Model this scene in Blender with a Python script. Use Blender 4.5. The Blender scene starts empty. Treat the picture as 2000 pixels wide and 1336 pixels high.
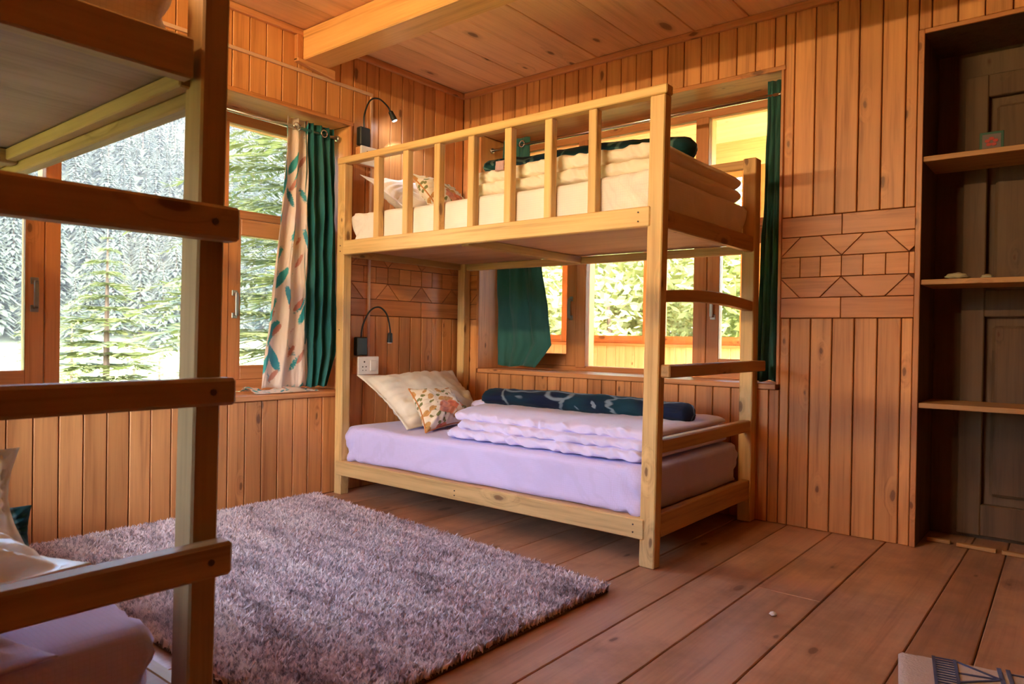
import bpy, bmesh, math, random
import numpy as np
from mathutils import Vector, Matrix, noise
random.seed(7)
SC = bpy.context.scene
COL = SC.collection
R = math.radians

# ------------------------------------------------------------------ camera
cd = bpy.data.cameras.new('camera'); cam = bpy.data.objects.new('camera', cd); COL.objects.link(cam)
yaw, pitch, roll = R(39.0216), R(-0.4588), R(0.9015)
fw = Vector((-math.sin(yaw)*math.cos(pitch), math.cos(yaw)*math.cos(pitch), math.sin(pitch)))
rt = Vector((math.cos(yaw), math.sin(yaw), 0)); up = rt.cross(fw)
r2 = rt*math.cos(roll) + up*math.sin(roll); u2 = -rt*math.sin(roll) + up*math.cos(roll)
M = Matrix((r2, u2, -fw)).transposed().to_4x4(); M.translation = Vector((3.279, -3.5, 0.88))
cam.matrix_world = M
cd.sensor_width = 36; cd.lens = 1406.86/2000*36; cd.clip_start = 0.05; cd.clip_end = 2000
cd.dof.use_dof = True; cd.dof.focus_distance = 3.3; cd.dof.aperture_fstop = 6.3
SC.camera = cam
SC.view_settings.view_transform = 'Standard'; SC.view_settings.look = 'None'
SC.view_settings.gamma = 1; SC.view_settings.use_curve_mapping = False
SC.view_settings.exposure = 3.78
SC.cycles.max_bounces = 14; SC.cycles.diffuse_bounces = 9; SC.cycles.transparent_max_bounces = 16
SC.cycles.sample_clamp_indirect = 12; SC.cycles.caustics_reflective = False; SC.cycles.caustics_refractive = False

# ------------------------------------------------------------------ sky and sun
w = bpy.data.worlds.new('sky'); SC.world = w; w.use_nodes = True
nt = w.node_tree; bg = nt.nodes['Background']; sk = nt.nodes.new('ShaderNodeTexSky')
sk.sky_type = 'NISHITA'; sk.sun_disc = False; sk.sun_elevation = R(48); sk.sun_rotation = R(120)
sk.air_density = 1.0; sk.dust_density = 3.5; sk.ozone_density = 1.0
nt.links.new(sk.outputs[0], bg.inputs[0]); bg.inputs[1].default_value = 0.40
sd = bpy.data.lights.new('sun', 'SUN'); sun = bpy.data.objects.new('sun', sd); COL.objects.link(sun)
sd.energy = 1.4; sd.angle = R(0.6); sd.color = (1.0, 0.93, 0.80)
sun.rotation_euler = Vector((0.50, 0.60, 0.85)).to_track_quat('Z', 'Y').to_euler()
sun.location = (30, 20, 50)

# added warm fill lamp, unseen, high on the front wall, over the foreground bunk (its housing is built with the furniture)
td = bpy.data.lights.new('fill_lamp', 'AREA'); tl = bpy.data.objects.new('fill_lamp', td); COL.objects.link(tl)
td.shape = 'RECTANGLE'; td.size = 1.2; td.size_y = .04; td.energy = 5.2; td.color = (1, .70, .34)
tl.location = (1.25, -3.98, 2.36); tl.rotation_euler = (R(92), 0, 0)

HAZE = .0004
# ------------------------------------------------------------------ material helpers
def newmat(name):
    m = bpy.data.materials.new(name); m.use_nodes = True
    nt = m.node_tree; b = nt.nodes['Principled BSDF']
    return m, nt, b
class NG:
    def __init__(s, nt): s.nt = nt
    def n(s, t, **k):
        x = s.nt.nodes.new('ShaderNode'+t)
        for a, v in k.items(): setattr(x, a, v)
        return x
    def l(s, a, b): s.nt.links.new(a, b)
    def math(s, op, a, b=None, c=None, clamp=False):
        x = s.n('Math', operation=op, use_clamp=clamp)
        for i, v in enumerate((a, b, c)):
            if v is None: continue
            if isinstance(v, (int, float)): x.inputs[i].default_value = v
            else: s.l(v, x.inputs[i])
        return x.outputs[0]
    def mix(s, f, a, b, mode='MIX'):
        x = s.n('MixRGB', blend_type=mode)
        for i, v in zip((0, 1, 2), (f, a, b)):
            if isinstance(v, (int, float)): x.inputs[i].default_value = v
            elif isinstance(v, (tuple, list)): x.inputs[i].default_value = (*v[:3], 1)
            else: s.l(v, x.inputs[i])
        return x.outputs[0]
    def ramp(s, f, stops, interp='LINEAR'):
        x = s.n('ValToRGB'); e = x.color_ramp.elements; x.color_ramp.interpolation = interp
        while len(e) > 1: e.remove(e[-1])
        e[0].position = stops[0][0]; e[0].color = _c(stops[0][1])
        for p, c in stops[1:]:
            q = e.new(p); q.color = _c(c)
        s.l(f, x.inputs[0]); return x.outputs[0]
    def noise(s, v, scale, detail=3, rough=.5, dist=0):
        x = s.n('TexNoise'); x.inputs['Scale'].default_value = scale; x.inputs['Detail'].default_value = detail
        x.inputs['Roughness'].default_value = rough; x.inputs['Distortion'].default_value = dist
        if v is not None: s.l(v, x.inputs['Vector'])
        return x.outputs[0]
    def vor(s, v, scale, feature='F1', rnd=1.0):
        x = s.n('TexVoronoi', feature=feature); x.inputs['Scale'].default_value = scale
        x.inputs['Randomness'].default_value = rnd
        if v is not None: s.l(v, x.inputs['Vector'])
        return x
    def mapping(s, v, scale=(1, 1, 1), rot=(0, 0, 0), loc=(0, 0, 0)):
        x = s.n('Mapping'); x.inputs['Scale'].default_value = scale; x.inputs['Rotation'].default_value = rot
        x.inputs['Location'].default_value = loc; s.l(v, x.inputs['Vector']); return x.outputs[0]
    def vmath(s, op, a, b):
        x = s.n('VectorMath', operation=op)
        for i, v in enumerate((a, b)):
            if isinstance(v, (tuple, list)): x.inputs[i].default_value = v
            else: s.l(v, x.inputs[i])
        return x.outputs[0]
    def bump(s, b, h, strength=.2, dist=.01):
        x = s.n('Bump'); x.inputs['Strength'].default_value = strength; x.inputs['Distance'].default_value = dist
        s.l(h, x.inputs['Height']); s.l(x.outputs[0], b.inputs['Normal'])
def _c(c):
    return (c, c, c, 1) if isinstance(c, (int, float)) else (*c[:3], 1)

def wood(name, ca, cb, axis='z', knot=(.10, .03, .01), rough=.5, var=.25, grain=1.0, knots=.048, kscale=4.2, spec=.4, wear=0, dark=None):
    """pine: stretched grain along one axis, voronoi knots, and a different offset and tone for every board"""
    m, nt, b = newmat(name); g = NG(nt)
    tc = g.n('TexCoord').outputs['Object']; oi = g.n('ObjectInfo')
    off = g.n('CombineXYZ')
    for i, k in enumerate((13.1, 7.7, 29.3)): g.l(g.math('MULTIPLY', oi.outputs['Random'], k), off.inputs[i])
    v = g.vmath('ADD', tc, off.outputs[0])
    ax = 'xyz'.index(axis)
    sc = [1.0]*3; sc[ax] = .055
    sp_ = g.n('SeparateXYZ'); g.l(v, sp_.inputs[0]); o_ = [i for i in range(3) if i != ax]
    ck = g.n('CombineXYZ'); g.l(g.math('ADD', sp_.outputs[o_[0]], sp_.outputs[o_[1]]), ck.inputs[0])
    g.l(g.math('MULTIPLY', sp_.outputs[ax], .42), ck.inputs[1])
    vk = g.vmath('ADD', ck.outputs[0], g.mapping(g.noise(v, 30, 1), scale=(.008, .008, 0)))
    vo = g.vor(vk, kscale); vo.voronoi_dimensions = '2D'
    kd = vo.outputs['Distance']
    warp = g.ramp(kd, [(0, 1), (.16, 0)])
    vw = g.vmath('ADD', g.mapping(v, scale=sc), g.mapping(warp, scale=(.07, .07, .07)))
    n1 = g.noise(vw, 22*grain, 4, .55, .4)
    n2 = g.noise(g.mapping(v, scale=[x*.6 if i != ax else .02 for i, x in enumerate(sc)]), 160, 2, .6)
    n3 = g.noise(v, 2.2, 2)
    f = g.math('ADD', g.math('MULTIPLY', n1, .75), g.math('MULTIPLY', n2, .35))
    col = g.ramp(f, [(.34, [x*.82 for x in cb]), (.52, [(a*.7+c*.3) for a, c in zip(ca, cb)]), (.68, [x*1.04 for x in ca])])
    # per board tone
    tone = g.math('ADD', g.math('MULTIPLY', g.math('SUBTRACT', oi.outputs['Random'], .5), var), 1.0)
    tone = g.math('MULTIPLY', tone, g.math('ADD', g.math('MULTIPLY', n3, .24), .88))
    cc = g.n('CombineXYZ'); g.l(tone, cc.inputs[0]); g.l(g.math('POWER', tone, 1.25), cc.inputs[1]); g.l(g.math('POWER', tone, 1.5), cc.inputs[2])
    col = g.mix(1.0, col, cc.outputs[0], 'MULTIPLY')
    sc_ = g.n('SeparateXYZ'); g.l(vo.outputs['Color'], sc_.inputs[0])
    kd2 = g.math('MULTIPLY', kd, g.math('ADD', g.math('MULTIPLY', sc_.outputs[0], 1.6), .75))
    kf = g.ramp(kd2, [(0, 1), (knots*.8, .9), (knots, .3), (knots*1.8, 0)])
    col = g.mix(g.math('MULTIPLY', kf, .8 if knots else 0.0), col, knot)
    if wear:
        s1 = g.ramp(g.noise(v, 3.2, 6, .65), [(.45, 0), (.62, 1)])
        col = g.mix(g.math('MULTIPLY', s1, wear), col, dark)
        s2 = g.ramp(g.noise(g.mapping(v, scale=(1, .5, 1)), 24, 5, .7), [(.66, 0), (.74, 1)])
        col = g.mix(g.math('MULTIPLY', s2, .22), col, (.5, .40, .32))
    g.l(col, b.inputs['Base Color'])
    b.inputs['Roughness'].default_value = rough; b.inputs['Specular IOR Level'].default_value = spec
    g.bump(b, f, .25, .004)
    return m

def plain(name, col, rough=.5, metal=0, spec=.5, bumpn=None, emit=None, sheen=0):
    m, nt, b = newmat(name); g = NG(nt)
    tc = g.n('TexCoord').outputs['Object']
    n = g.noise(tc, bumpn or 40, 3)
    c = g.mix(.12, col, g.ramp(n, [(.3, [x*.7 for x in col]), (.7, [min(1, x*1.2) for x in col])]))
    g.l(c, b.inputs['Base Color'])
    b.inputs['Roughness'].default_value = rough; b.inputs['Metallic'].default_value = metal
    b.inputs['Specular IOR Level'].default_value = spec
    if sheen: b.inputs['Sheen Weight'].default_value = sheen
    if emit: b.inputs['Emission Color'].default_value = (*emit[0], 1); b.inputs['Emission Strength'].default_value = emit[1]
    if bumpn: g.bump(b, n, .15, .003)
    return m

def cloth(name, col, check=0, rough=.85, bump=.3, sheen=.2, nscale=30):
    m, nt, b = newmat(name); g = NG(nt)
    tc = g.n('TexCoord').outputs['Object']
    n = g.noise(tc, nscale, 4); c = g.mix(.10, col, g.ramp(n, [(.3, [x*.75 for x in col]), (.7, col)]))
    h = n
    if check:
        s = g.n('SeparateXYZ'); g.l(tc, s.inputs[0])
        ws = [g.math('SINE', g.math('MULTIPLY', s.outputs[i], check)) for i in range(3)]
        t = g.math('MAXIMUM', g.math('MAXIMUM', ws[0], ws[1]), ws[2])
        f = g.ramp(t, [(.80, 0), (.97, 1)])
        c = g.mix(g.math('MULTIPLY', f, .16), c, [x*.55 for x in col])
    g.l(c, b.inputs['Base Color']); b.inputs['Roughness'].default_value = rough
    b.inputs['Sheen Weight'].default_value = sheen; b.inputs['Specular IOR Level'].default_value = .2
    g.bump(b, h, bump, .006)
    return m

PINK = (.66, .34, .155); ORNG = (.50, .20, .065)
WALLV = wood('pine_wall_vertical', (.68, .30, .100), (.48, .17, .050), 'z', rough=.45, var=.30)
WALLX = wood('pine_band_along_x', (.62, .235, .065), (.44, .135, .032), 'x', rough=.42, var=.28, knots=.0)
WALLY = wood('pine_band_along_y', (.62, .235, .065), (.44, .135, .032), 'y', rough=.42, var=.28, knots=.0)
SILLX = wood('pine_sill_x', (.66, .30, .12), (.48, .18, .06), 'x', rough=.4)
SILLY = wood('pine_sill_y', (.66, .30, .12), (.48, .18, .06), 'y', rough=.4)
REVZ = wood('pine_reveal', (.64, .28, .10), (.46, .17, .055), 'z', rough=.4)
CEILY = wood('pine_ceiling', (.86, .54, .28), (.68, .37, .17), 'y', rough=.5, var=.22, kscale=3.2, knots=.06, grain=.6)
BEAMX = wood('pine_beam', (.78, .42, .15), (.60, .27, .075), 'x', rough=.45, var=0, kscale=2.6, knots=.07, grain=.6)
FRZ = wood('pine_frame_z', (.60, .245, .085), (.42, .145, .04), 'z', rough=.4, var=.1)
FRX = wood('pine_frame_x', (.60, .245, .085), (.42, .145, .04), 'x', rough=.4, var=.1)
FRY = wood('pine_frame_y', (.60, .245, .085), (.42, .145, .04), 'y', rough=.4, var=.1)
BEDZ = wood('bed_timber_z', (.72, .47, .19), (.52, .30, .10), 'z', rough=.5, var=.16, kscale=3.5)
BEDX = wood('bed_timber_x', (.72, .47, .19), (.50, .28, .09), 'x', rough=.5, var=.16, kscale=3.0, grain=1.4)
BEDY = wood('bed_timber_y_shaded', (.50, .28, .10), (.34, .17, .055), 'y', rough=.5, var=.16, kscale=3.5)  # darker copy of the bed timber: shade of the end faces put into colour
SHADEZ = wood('shaded_timber_z', (.40, .25, .10), (.27, .155, .055), 'z', rough=.55, var=.1, kscale=3.5)  # these three darken the bed timber: foreground bunk's shade put into colour
SHADEX = wood('shaded_timber_x', (.40, .25, .10), (.27, .155, .055), 'x', rough=.55, var=.1, kscale=3.5)
SHADEY = wood('shaded_timber_y', (.36, .215, .085), (.24, .135, .048), 'y', rough=.55, var=.1, kscale=3.5)
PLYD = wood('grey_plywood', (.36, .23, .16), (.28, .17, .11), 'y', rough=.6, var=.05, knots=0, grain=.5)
PLY = wood('plywood', (.55, .33, .20), (.44, .25, .14), 'x', rough=.6, var=.05, knots=0, grain=.5)
FLOORY = wood('floor_board', (.54, .29, .165), (.36, .185, .105), 'y', rough=.42, var=.22, kscale=3, grain=.5, wear=.40, dark=(.17, .10, .055), spec=.5)
DARKW = wood('niche_timber', (.15, .085, .042), (.10, .055, .028), 'z', rough=.7, var=.1)  # timber darkened: part of the recess shade is in this colour
SHELFX = wood('shelf_timber', (.52, .27, .10), (.36, .17, .06), 'x', rough=.55, var=.1)
BACKING = plain('joint_shadow_timber', (.16, .05, .018), .9)
SHEET = cloth('daylight_tinted_sheet', (.60, .54, .88), check=700, bump=.25)  # lilac of the cool daylight put into the lower sheet's colour
SHEETU = cloth('warm_light_tinted_sheet', (.84, .78, .74), check=640, bump=.25)  # warmth of the bounced light put into the upper sheet's colour
DUVET = cloth('daylight_tinted_duvet_cotton', (.66, .60, .88), bump=.8, nscale=22)  # cool daylight tint in the colour, like the lower sheet
DUVETU = cloth('cream_duvet_cotton', (.86, .76, .62), bump=.8, nscale=22)
SATIN = cloth('ivory_satin', (.80, .76, .66), rough=.38, bump=.3, sheen=.1, nscale=14)
SATIN.node_tree.nodes['Principled BSDF'].inputs['Specular IOR Level'].default_value = .6
def sheer(m, f):
    nt = m.node_tree; g = NG(nt); b = nt.nodes['Principled BSDF']; c = b.inputs['Base Color'].links[0].from_socket
    tr = g.n('BsdfTranslucent'); g.l(g.mix(1, c, (1.6, 1.6, 1.6), 'MULTIPLY'), tr.inputs[0]); mx = g.n('MixShader'); mx.inputs[0].default_value = f
    g.l(b.outputs[0], mx.inputs[1]); g.l(tr.outputs[0], mx.inputs[2]); g.l(mx.outputs[0], nt.nodes['Material Output'].inputs[0]); return m
GREEN = cloth('teal_green_velvet', (.008, .115, .115), rough=.55, sheen=.35, bump=.15)
GREENB = sheer(cloth('sea_green_curtain_cloth', (.045, .17, .145), rough=.6, sheen=.3, bump=.15), .35)
CHROME = plain('chrome', (.75, .73, .70), .18, 1)
STEEL = plain('dull_steel', (.45, .43, .40), .4, 1)
BLACK = plain('black_plastic', (.012, .016, .015), .4)
WHITEP = plain('white_plastic', (.80, .76, .72), .35)
CONDUIT = plain('conduit_plastic', (.62, .38, .25), .45)
SCREWM = plain('dark_screw', (.05, .03, .02), .5)
LED = plain('led_lens', (1, 1, 1), .3, emit=((.85, .92, 1.0), 25))

def leafy(name, ca, cb):
    m, nt, b = newmat(name); g = NG(nt)
    oi = g.n('ObjectInfo'); tc = g.n('TexCoord').outputs['Object']
    n = g.noise(tc, 3.0, 3)
    f = g.math('ADD', g.math('MULTIPLY', n, .7), g.math('MULTIPLY', oi.outputs['Random'], .3))
    c = g.mix(f, ca, cb); g.l(c, b.inputs['Base Color']); b.inputs['Roughness'].default_value = .6
    tr = g.n('BsdfTranslucent'); g.l(c, tr.inputs[0]); mx = g.n('MixShader'); mx.inputs[0].default_value = .3
    g.l(b.outputs[0], mx.inputs[1]); g.l(tr.outputs[0], mx.inputs[2])
    g.l(mx.outputs[0], nt.nodes['Material Output'].inputs[0]); return m
NEEDLE = leafy('needles_dark', (.022, .032, .026), (.060, .074, .050))
NEEDLEN = leafy('needles_fresh', (.065, .085, .025), (.15, .165, .055))
LEAF = leafy('leaves_bright', (.18, .22, .05), (.42, .43, .16))
BARK = plain('bark', (.10, .065, .045), .9, bumpn=30)
def ground_mat():
    m, nt, b = newmat('meadow_grass'); g = NG(nt); tc = g.n('TexCoord').outputs['Object']
    a = g.noise(tc, .25, 5); c = g.ramp(a, [(.3, (.12, .16, .04)), (.55, (.24, .27, .08)), (.8, (.38, .36, .22))])
    g.l(c, b.inputs['Base Color']); b.inputs['Roughness'].default_value = .95; return m
GRASS = ground_mat()
def hill_mat():
    m, nt, b = newmat('forest_floor'); g = NG(nt); tc = g.n('TexCoord').outputs['Object']
    a = g.noise(tc, .08, 5); c = g.ramp(a, [(.3, (.03, .045, .025)), (.7, (.09, .10, .06))])
    g.l(c, b.inputs['Base Color']); b.inputs['Roughness'].default_value = 1; return m
HILL = hill_mat()
def glass_mat():
    m, nt, b = newmat('window_glass'); g = NG(nt); nt.nodes.remove(b)
    t = g.n('BsdfTransparent'); t.inputs[0].default_value = (.95, .97, .96, 1)
    gl = g.n('BsdfGlossy'); gl.inputs['Roughness'].default_value = .02
    fr = g.n('Fresnel'); fr.inputs[0].default_value = 1.5
    mx = g.n('MixShader'); g.l(fr.outputs[0], mx.inputs[0]); g.l(t.outputs[0], mx.inputs[1]); g.l(gl.outputs[0], mx.inputs[2])
    g.l(mx.outputs[0], nt.nodes['Material Output'].inputs[0]); return m
GLASS = glass_mat()

def floral_mat():
    m, nt, b = newmat('floral_print'); g = NG(nt); uv = g.n('TexCoord').outputs['UV']
    w_ = g.vmath('ADD', uv, g.mapping(g.n('TexNoise').outputs[1], scale=(0, 0, 0)))
    nn = g.n('TexNoise'); nn.inputs['Scale'].default_value = 9; g.l(uv, nn.inputs['Vector'])
    d = g.vmath('ADD', uv, g.mapping(nn.outputs[1], scale=(.07, .07, 0)))
    col = g.mix(0, (.82, .74, .60), (.8, .7, .6))
    for sc, loc, thr, c1, c2 in ((10, 3.3, .38, (.08, .12, .04), (.26, .25, .09)), (6, 1.7, .36, (.42, .18, .04), (.62, .36, .13)), (2.6, 0.4, .46, (.30, .02, .05), (.78, .24, .12))):
        vv = g.vor(g.mapping(d, loc=(loc, loc*1.3, 0)), sc)
        f = g.ramp(vv.outputs['Distance'], [(thr*.92, 1), (thr, 0)])
        pet = g.vor(d, sc*4.5).outputs['Distance']
        cc = g.mix(g.math('ADD', pet, g.math('MULTIPLY', vv.outputs['Distance'], .8)), c1, c2)
        sel = g.ramp(g.n('SeparateXYZ').outputs[0], [(0, 1)])
        s = g.n('SeparateXYZ'); g.l(vv.outputs['Color'], s.inputs[0])
        on = g.ramp(s.outputs[0], [(.25, 0), (.28, 1)])
        col = g.mix(g.math('MULTIPLY', f, on), col, cc)
    g.l(col, b.inputs['Base Color']); b.inputs['Roughness'].default_value = .8
    g.bump(b, g.noise(uv, 60, 3), .3, .003); return m
FLORAL = floral_mat()
PIPING = cloth('orange_piping', (.60, .24, .07))

def feather_mat():
    m, nt, b = newmat('feather_print'); g = NG(nt); uv = g.n('TexCoord').outputs['UV']
    nn = g.noise(uv, 6, 3)
    col = g.mix(nn, (.86, .72, .58), (.76, .62, .56))
    for rot, loc, c1, c2, thr, sc, on_ in ((.65, 0.0, (.02, .30, .33), (.05, .46, .46), .36, 1.0, .12), (-.55, 5.3, (.02, .22, .36), (.06, .42, .45), .33, 1.0, .30), (.62, 9.1, (.62, .22, .16), (.55, .30, .22), .22, 1.2, .3)):
        mv = g.mapping(uv, rot=(0, 0, rot), loc=(loc, loc, 0))
        mv = g.mapping(mv, scale=(12*sc, 4.0*sc, 1))
        vv = g.vor(mv, 1.0, rnd=.7)
        s = g.n('SeparateXYZ'); g.l(vv.outputs['Color'], s.inputs[0])
        on = g.ramp(s.outputs[0], [(on_, 0), (on_+.02, 1)])
        barb = g.math('SINE', g.math('MULTIPLY', g.n('SeparateXYZ').outputs[0], 1.0))
        f = g.ramp(g.math('ADD', vv.outputs['Distance'], g.math('MULTIPLY', g.noise(uv, 90, 1), .14)), [(thr+.04, 1), (thr+.09, 0)])
        cc = g.mix(g.noise(uv, 25, 2), c1, c2)
        col = g.mix(g.math('MULTIPLY', f, on), col, cc)
    g.l(col, b.inputs['Base Color']); b.inputs['Roughness'].default_value = .6; b.inputs['Sheen Weight'].default_value = .2
    tr = g.n('BsdfTranslucent'); g.l(col, tr.inputs[0]); mx = g.n('MixShader'); mx.inputs[0].default_value = .25
    g.l(b.outputs[0], mx.inputs[1]); g.l(tr.outputs[0], mx.inputs[2])
    g.l(mx.outputs[0], nt.nodes['Material Output'].inputs[0]); return m
FEATHER = feather_mat()

def blanket_mat(name, base, base2, pale):
    m, nt, b = newmat(name); g = NG(nt); tc = g.n('TexCoord').outputs['Object']
    nn = g.n('TexNoise'); nn.inputs['Scale'].default_value = 2.2; g.l(tc, nn.inputs['Vector'])
    d = g.vmath('ADD', tc, g.mapping(nn.outputs[1], scale=(.28, .28, .28)))
    v = g.vor(d, 3.4, 'DISTANCE_TO_EDGE')
    line = g.ramp(v.outputs['Distance'], [(.012, 1), (.03, 0)])
    leaf = g.vor(g.mapping(g.mapping(d, rot=(0, .9, .5)), scale=(26, 7, 9)), 1.0)
    s = g.n('SeparateXYZ'); g.l(leaf.outputs['Color'], s.inputs[0])
    lf = g.math('MULTIPLY', g.ramp(leaf.outputs['Distance'], [(.24, 1), (.32, 0)]), g.ramp(s.outputs[0], [(.72, 0), (.75, 1)]))
    c = g.mix(g.ramp(g.noise(tc, 3, 2), [(.45, 0), (.6, 1)]), base, base2)
    c = g.mix(g.math('MULTIPLY', line, .55), c, pale); c = g.mix(g.math('MULTIPLY', lf, .6), c, pale)
    g.l(c, b.inputs['Base Color']); b.inputs['Roughness'].default_value = .8; b.inputs['Sheen Weight'].default_value = .05; b.inputs['Specular IOR Level'].default_value = .12
    g.bump(b, g.noise(tc, 220, 3), .3, .003); return m
NAVY = blanket_mat('navy_leaf_fleece', (.008, .014, .042), (.008, .038, .062), (.30, .38, .46))
NAVYG = blanket_mat('dark_green_leaf_fleece', (.008, .045, .045), (.010, .03, .05), (.16, .28, .26))

# ------------------------------------------------------------------ mesh helpers
class MB:
    def __init__(s): s.v = []; s.f = []; s.uv = None
    def box(s, a, b):
        i = len(s.v); x0, y0, z0 = a; x1, y1, z1 = b
        s.v += [(x0, y0, z0), (x1, y0, z0), (x1, y1, z0), (x0, y1, z0), (x0, y0, z1), (x1, y0, z1), (x1, y1, z1), (x0, y1, z1)]
        s.f += [tuple(i+k for k in q) for q in ((0, 3, 2, 1), (4, 5, 6, 7), (0, 1, 5, 4), (1, 2, 6, 5), (2, 3, 7, 6), (3, 0, 4, 7))]
        return s
    def prism(s, poly, axis, a, b):
        """poly: list of 2-d points in the plane normal to axis ('x': (y,z), 'y': (x,z), 'z': (x,y))"""
        i = len(s.v); n = len(poly)
        def P(p, t):
            return {'x': (t, p[0], p[1]), 'y': (p[0], t, p[1]), 'z': (p[0], p[1], t)}[axis]
        s.v += [P(p, a) for p in poly] + [P(p, b) for p in poly]
        s.f += [tuple(i+k for k in range(n))[::-1], tuple(i+n+k for k in range(n))]
        s.f += [(i+k, i+(k+1) % n, i+n+(k+1) % n, i+n+k) for k in range(n)]
        return s
    def tube(s, pts, r, n=8, caps=True):
        pts = [Vector(p) for p in pts]; rs = r if isinstance(r, (list, tuple)) else [r]*len(pts)
        i0 = len(s.v); up_ = None
        for k, p in enumerate(pts):
            t = (pts[min(k+1, len(pts)-1)] - pts[max(k-1, 0)]).normalized()
            if up_ is None:
                up_ = t.orthogonal().normalized()
            else:
                up_ = (up_ - t*up_.dot(t)).normalized()
            q = t.cross(up_)
            for j in range(n):
                a = 2*math.pi*j/n; s.v.append(tuple(p + (up_*math.cos(a)+q*math.sin(a))*rs[k]))
        for k in range(len(pts)-1):
            for j in range(n):
                a = i0+k*n+j; b = i0+k*n+(j+1) % n; s.f.append((a, b, b+n, a+n))
        if caps:
            s.f.append(tuple(i0+j for j in range(n))[::-1]); e = i0+(len(pts)-1)*n
            s.f.append(tuple(e+j for j in range(n)))
        return s
    def grid(s, fn, nu, nv, closed_u=False):
        i0 = len(s.v); uvs = []
        for a in range(nu+1):
            for b in range(nv+1):
                s.v.append(tuple(fn(a/nu, b/nv))); uvs.append((a/nu, b/nv))
        for a in range(nu):
            for b in range(nv):
                q = i0+a*(nv+1)+b; s.f.append((q, q+nv+1, q+nv+2, q+1))
        if s.uv is None: s.uv = {}
        for k, u in enumerate(uvs): s.uv[i0+k] = u
        return s
    def mesh(s, name, bevel=0, smooth=False, seg=1, merge=0):
        me = bpy.data.meshes.new(name); me.from_pydata(s.v, [], s.f)
        if s.uv is not None:
            ul = me.uv_layers.new(name='uv')
            for lp in me.loops: ul.data[lp.index].uv = s.uv.get(lp.vertex_index, (0, 0))
        bm = bmesh.new(); bm.from_mesh(me)
        if merge: bmesh.ops.remove_doubles(bm, verts=bm.verts, dist=merge)
        bmesh.ops.recalc_face_normals(bm, faces=bm.faces)
        if bevel: bmesh.ops.bevel(bm, geom=list(bm.edges), offset=bevel, segments=seg, affect='EDGES', profile=.6, clamp_overlap=True)
        bm.to_mesh(me); bm.free()
        if smooth:
            for p in me.polygons: p.use_smooth = True
        me.update(); return me
def put(name, mesh, mat, parent=None, **props):
    o = bpy.data.objects.new(name, mesh); COL.objects.link(o)
    if mat is not None and not mesh.materials:
        mesh.materials.append(mat)
    if parent: o.parent = parent
    for k, v in props.items(): o[k] = v
    return o
def obj(name, mb, mat, parent=None, bevel=0, smooth=False, seg=1, merge=0, **props):
    return put(name, mb.mesh(name, bevel, smooth, seg, merge), mat, parent, **props)
def thing(name, label, cat, loc=(0, 0, 0), group=None):
    """an Empty at the thing's base; parts are built in world coordinates and kept there"""
    o = bpy.data.objects.new(name, None); COL.objects.link(o); o.location = loc; o.empty_display_size = .1
    o['label'] = label; o['category'] = cat
    if group: o['group'] = group
    return o
def part(name, mb, mat, parent, bevel=0, smooth=False, seg=1, merge=0, **props):
    """child mesh given in world coordinates under a thing whose root stands elsewhere"""
    off = parent.matrix_basis.translation.copy(); p = parent.parent
    while p: off += p.matrix_basis.translation; p = p.parent
    mb.v = [(a-off.x, b-off.y, c-off.z) for a, b, c in mb.v]
    return obj(name, mb, mat, parent, bevel, smooth, seg, merge, **props)
def structure(name, mb, mat, bevel=0, **k):
    return obj(name, mb, mat, None, bevel, kind='structure', **k)
B = lambda a, b: MB().box(a, b)
def fbm(p, sc, k=2):
    return noise.fractal(Vector(p)*sc, 1.0, 2.0, k)

# ------------------------------------------------------------------ room dimensions
H = 2.47; XR = 4.45; YF = -4.05; T = .012; D = .32
AY0, AY1, AZ0, AZ1 = -2.89, -.93, .560, 2.05      # left window opening (in plane x = 0)
BX0, BX1, BZ0, BZ1 = .165, 2.085, .668, 2.178     # back window opening (in plane y = 0)
NX0, NX1, NZ1 = 2.69, 3.62, 2.20                  # niche in the back wall

# walls: dark backing, boards are children
def holes(plane, lo, hi, hs, a0, a1):
    """wall slab with rectangular holes; plane 'x' or 'y'"""
    mb = MB(); xs = sorted({lo, hi, *[h[0] for h in hs], *[h[1] for h in hs]})
    for u0, u1 in zip(xs[:-1], xs[1:]):
        um = (u0+u1)/2; zz = [(h[2], h[3]) for h in hs if h[0] < um < h[1]]
        spans = [(0, H)]
        for z0, z1 in zz:
            ns = []
            for s0, s1 in spans:
                if z0 > s0: ns.append((s0, min(z0, s1)))
                if z1 < s1: ns.append((max(z1, s0), s1))
            spans = ns
        for z0, z1 in spans:
            if plane == 'x': mb.box((a0, u0, z0), (a1, u1, z1))
            else: mb.box((u0, a0, z0), (u1, a1, z1))
    return mb
wall_left = structure('wall_left', holes('x', YF, 0, [(AY0-.02, AY1+.02, AZ0-.025, AZ1+.02)], -D-.09, -T), BACKING)
wall_back = structure('wall_back', holes('y', 0, XR, [(BX0-.02, BX1+.02, BZ0-.025, BZ1+.02), (NX0-.02, NX1+.02, -.01, NZ1+.02)], T, D+.09), BACKING)
wall_right = structure('wall_right', B((XR+T, YF, 0), (XR+.15, .5, H)), BACKING)
FX0, FX1, FZ0, FZ1 = .25, 1.80, .668, 2.178      # added unseen window, lights the room from behind the viewer
wall_front = structure('wall_front', holes('y', -D-.09, XR+.15, [(FX0, FX1, FZ0, FZ1)], YF-.15, YF-T), BACKING)
trim_corner = structure('trim_1', B((-D-.09, T, 0), (-.0005, D+.09, H)), BACKING)

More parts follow.
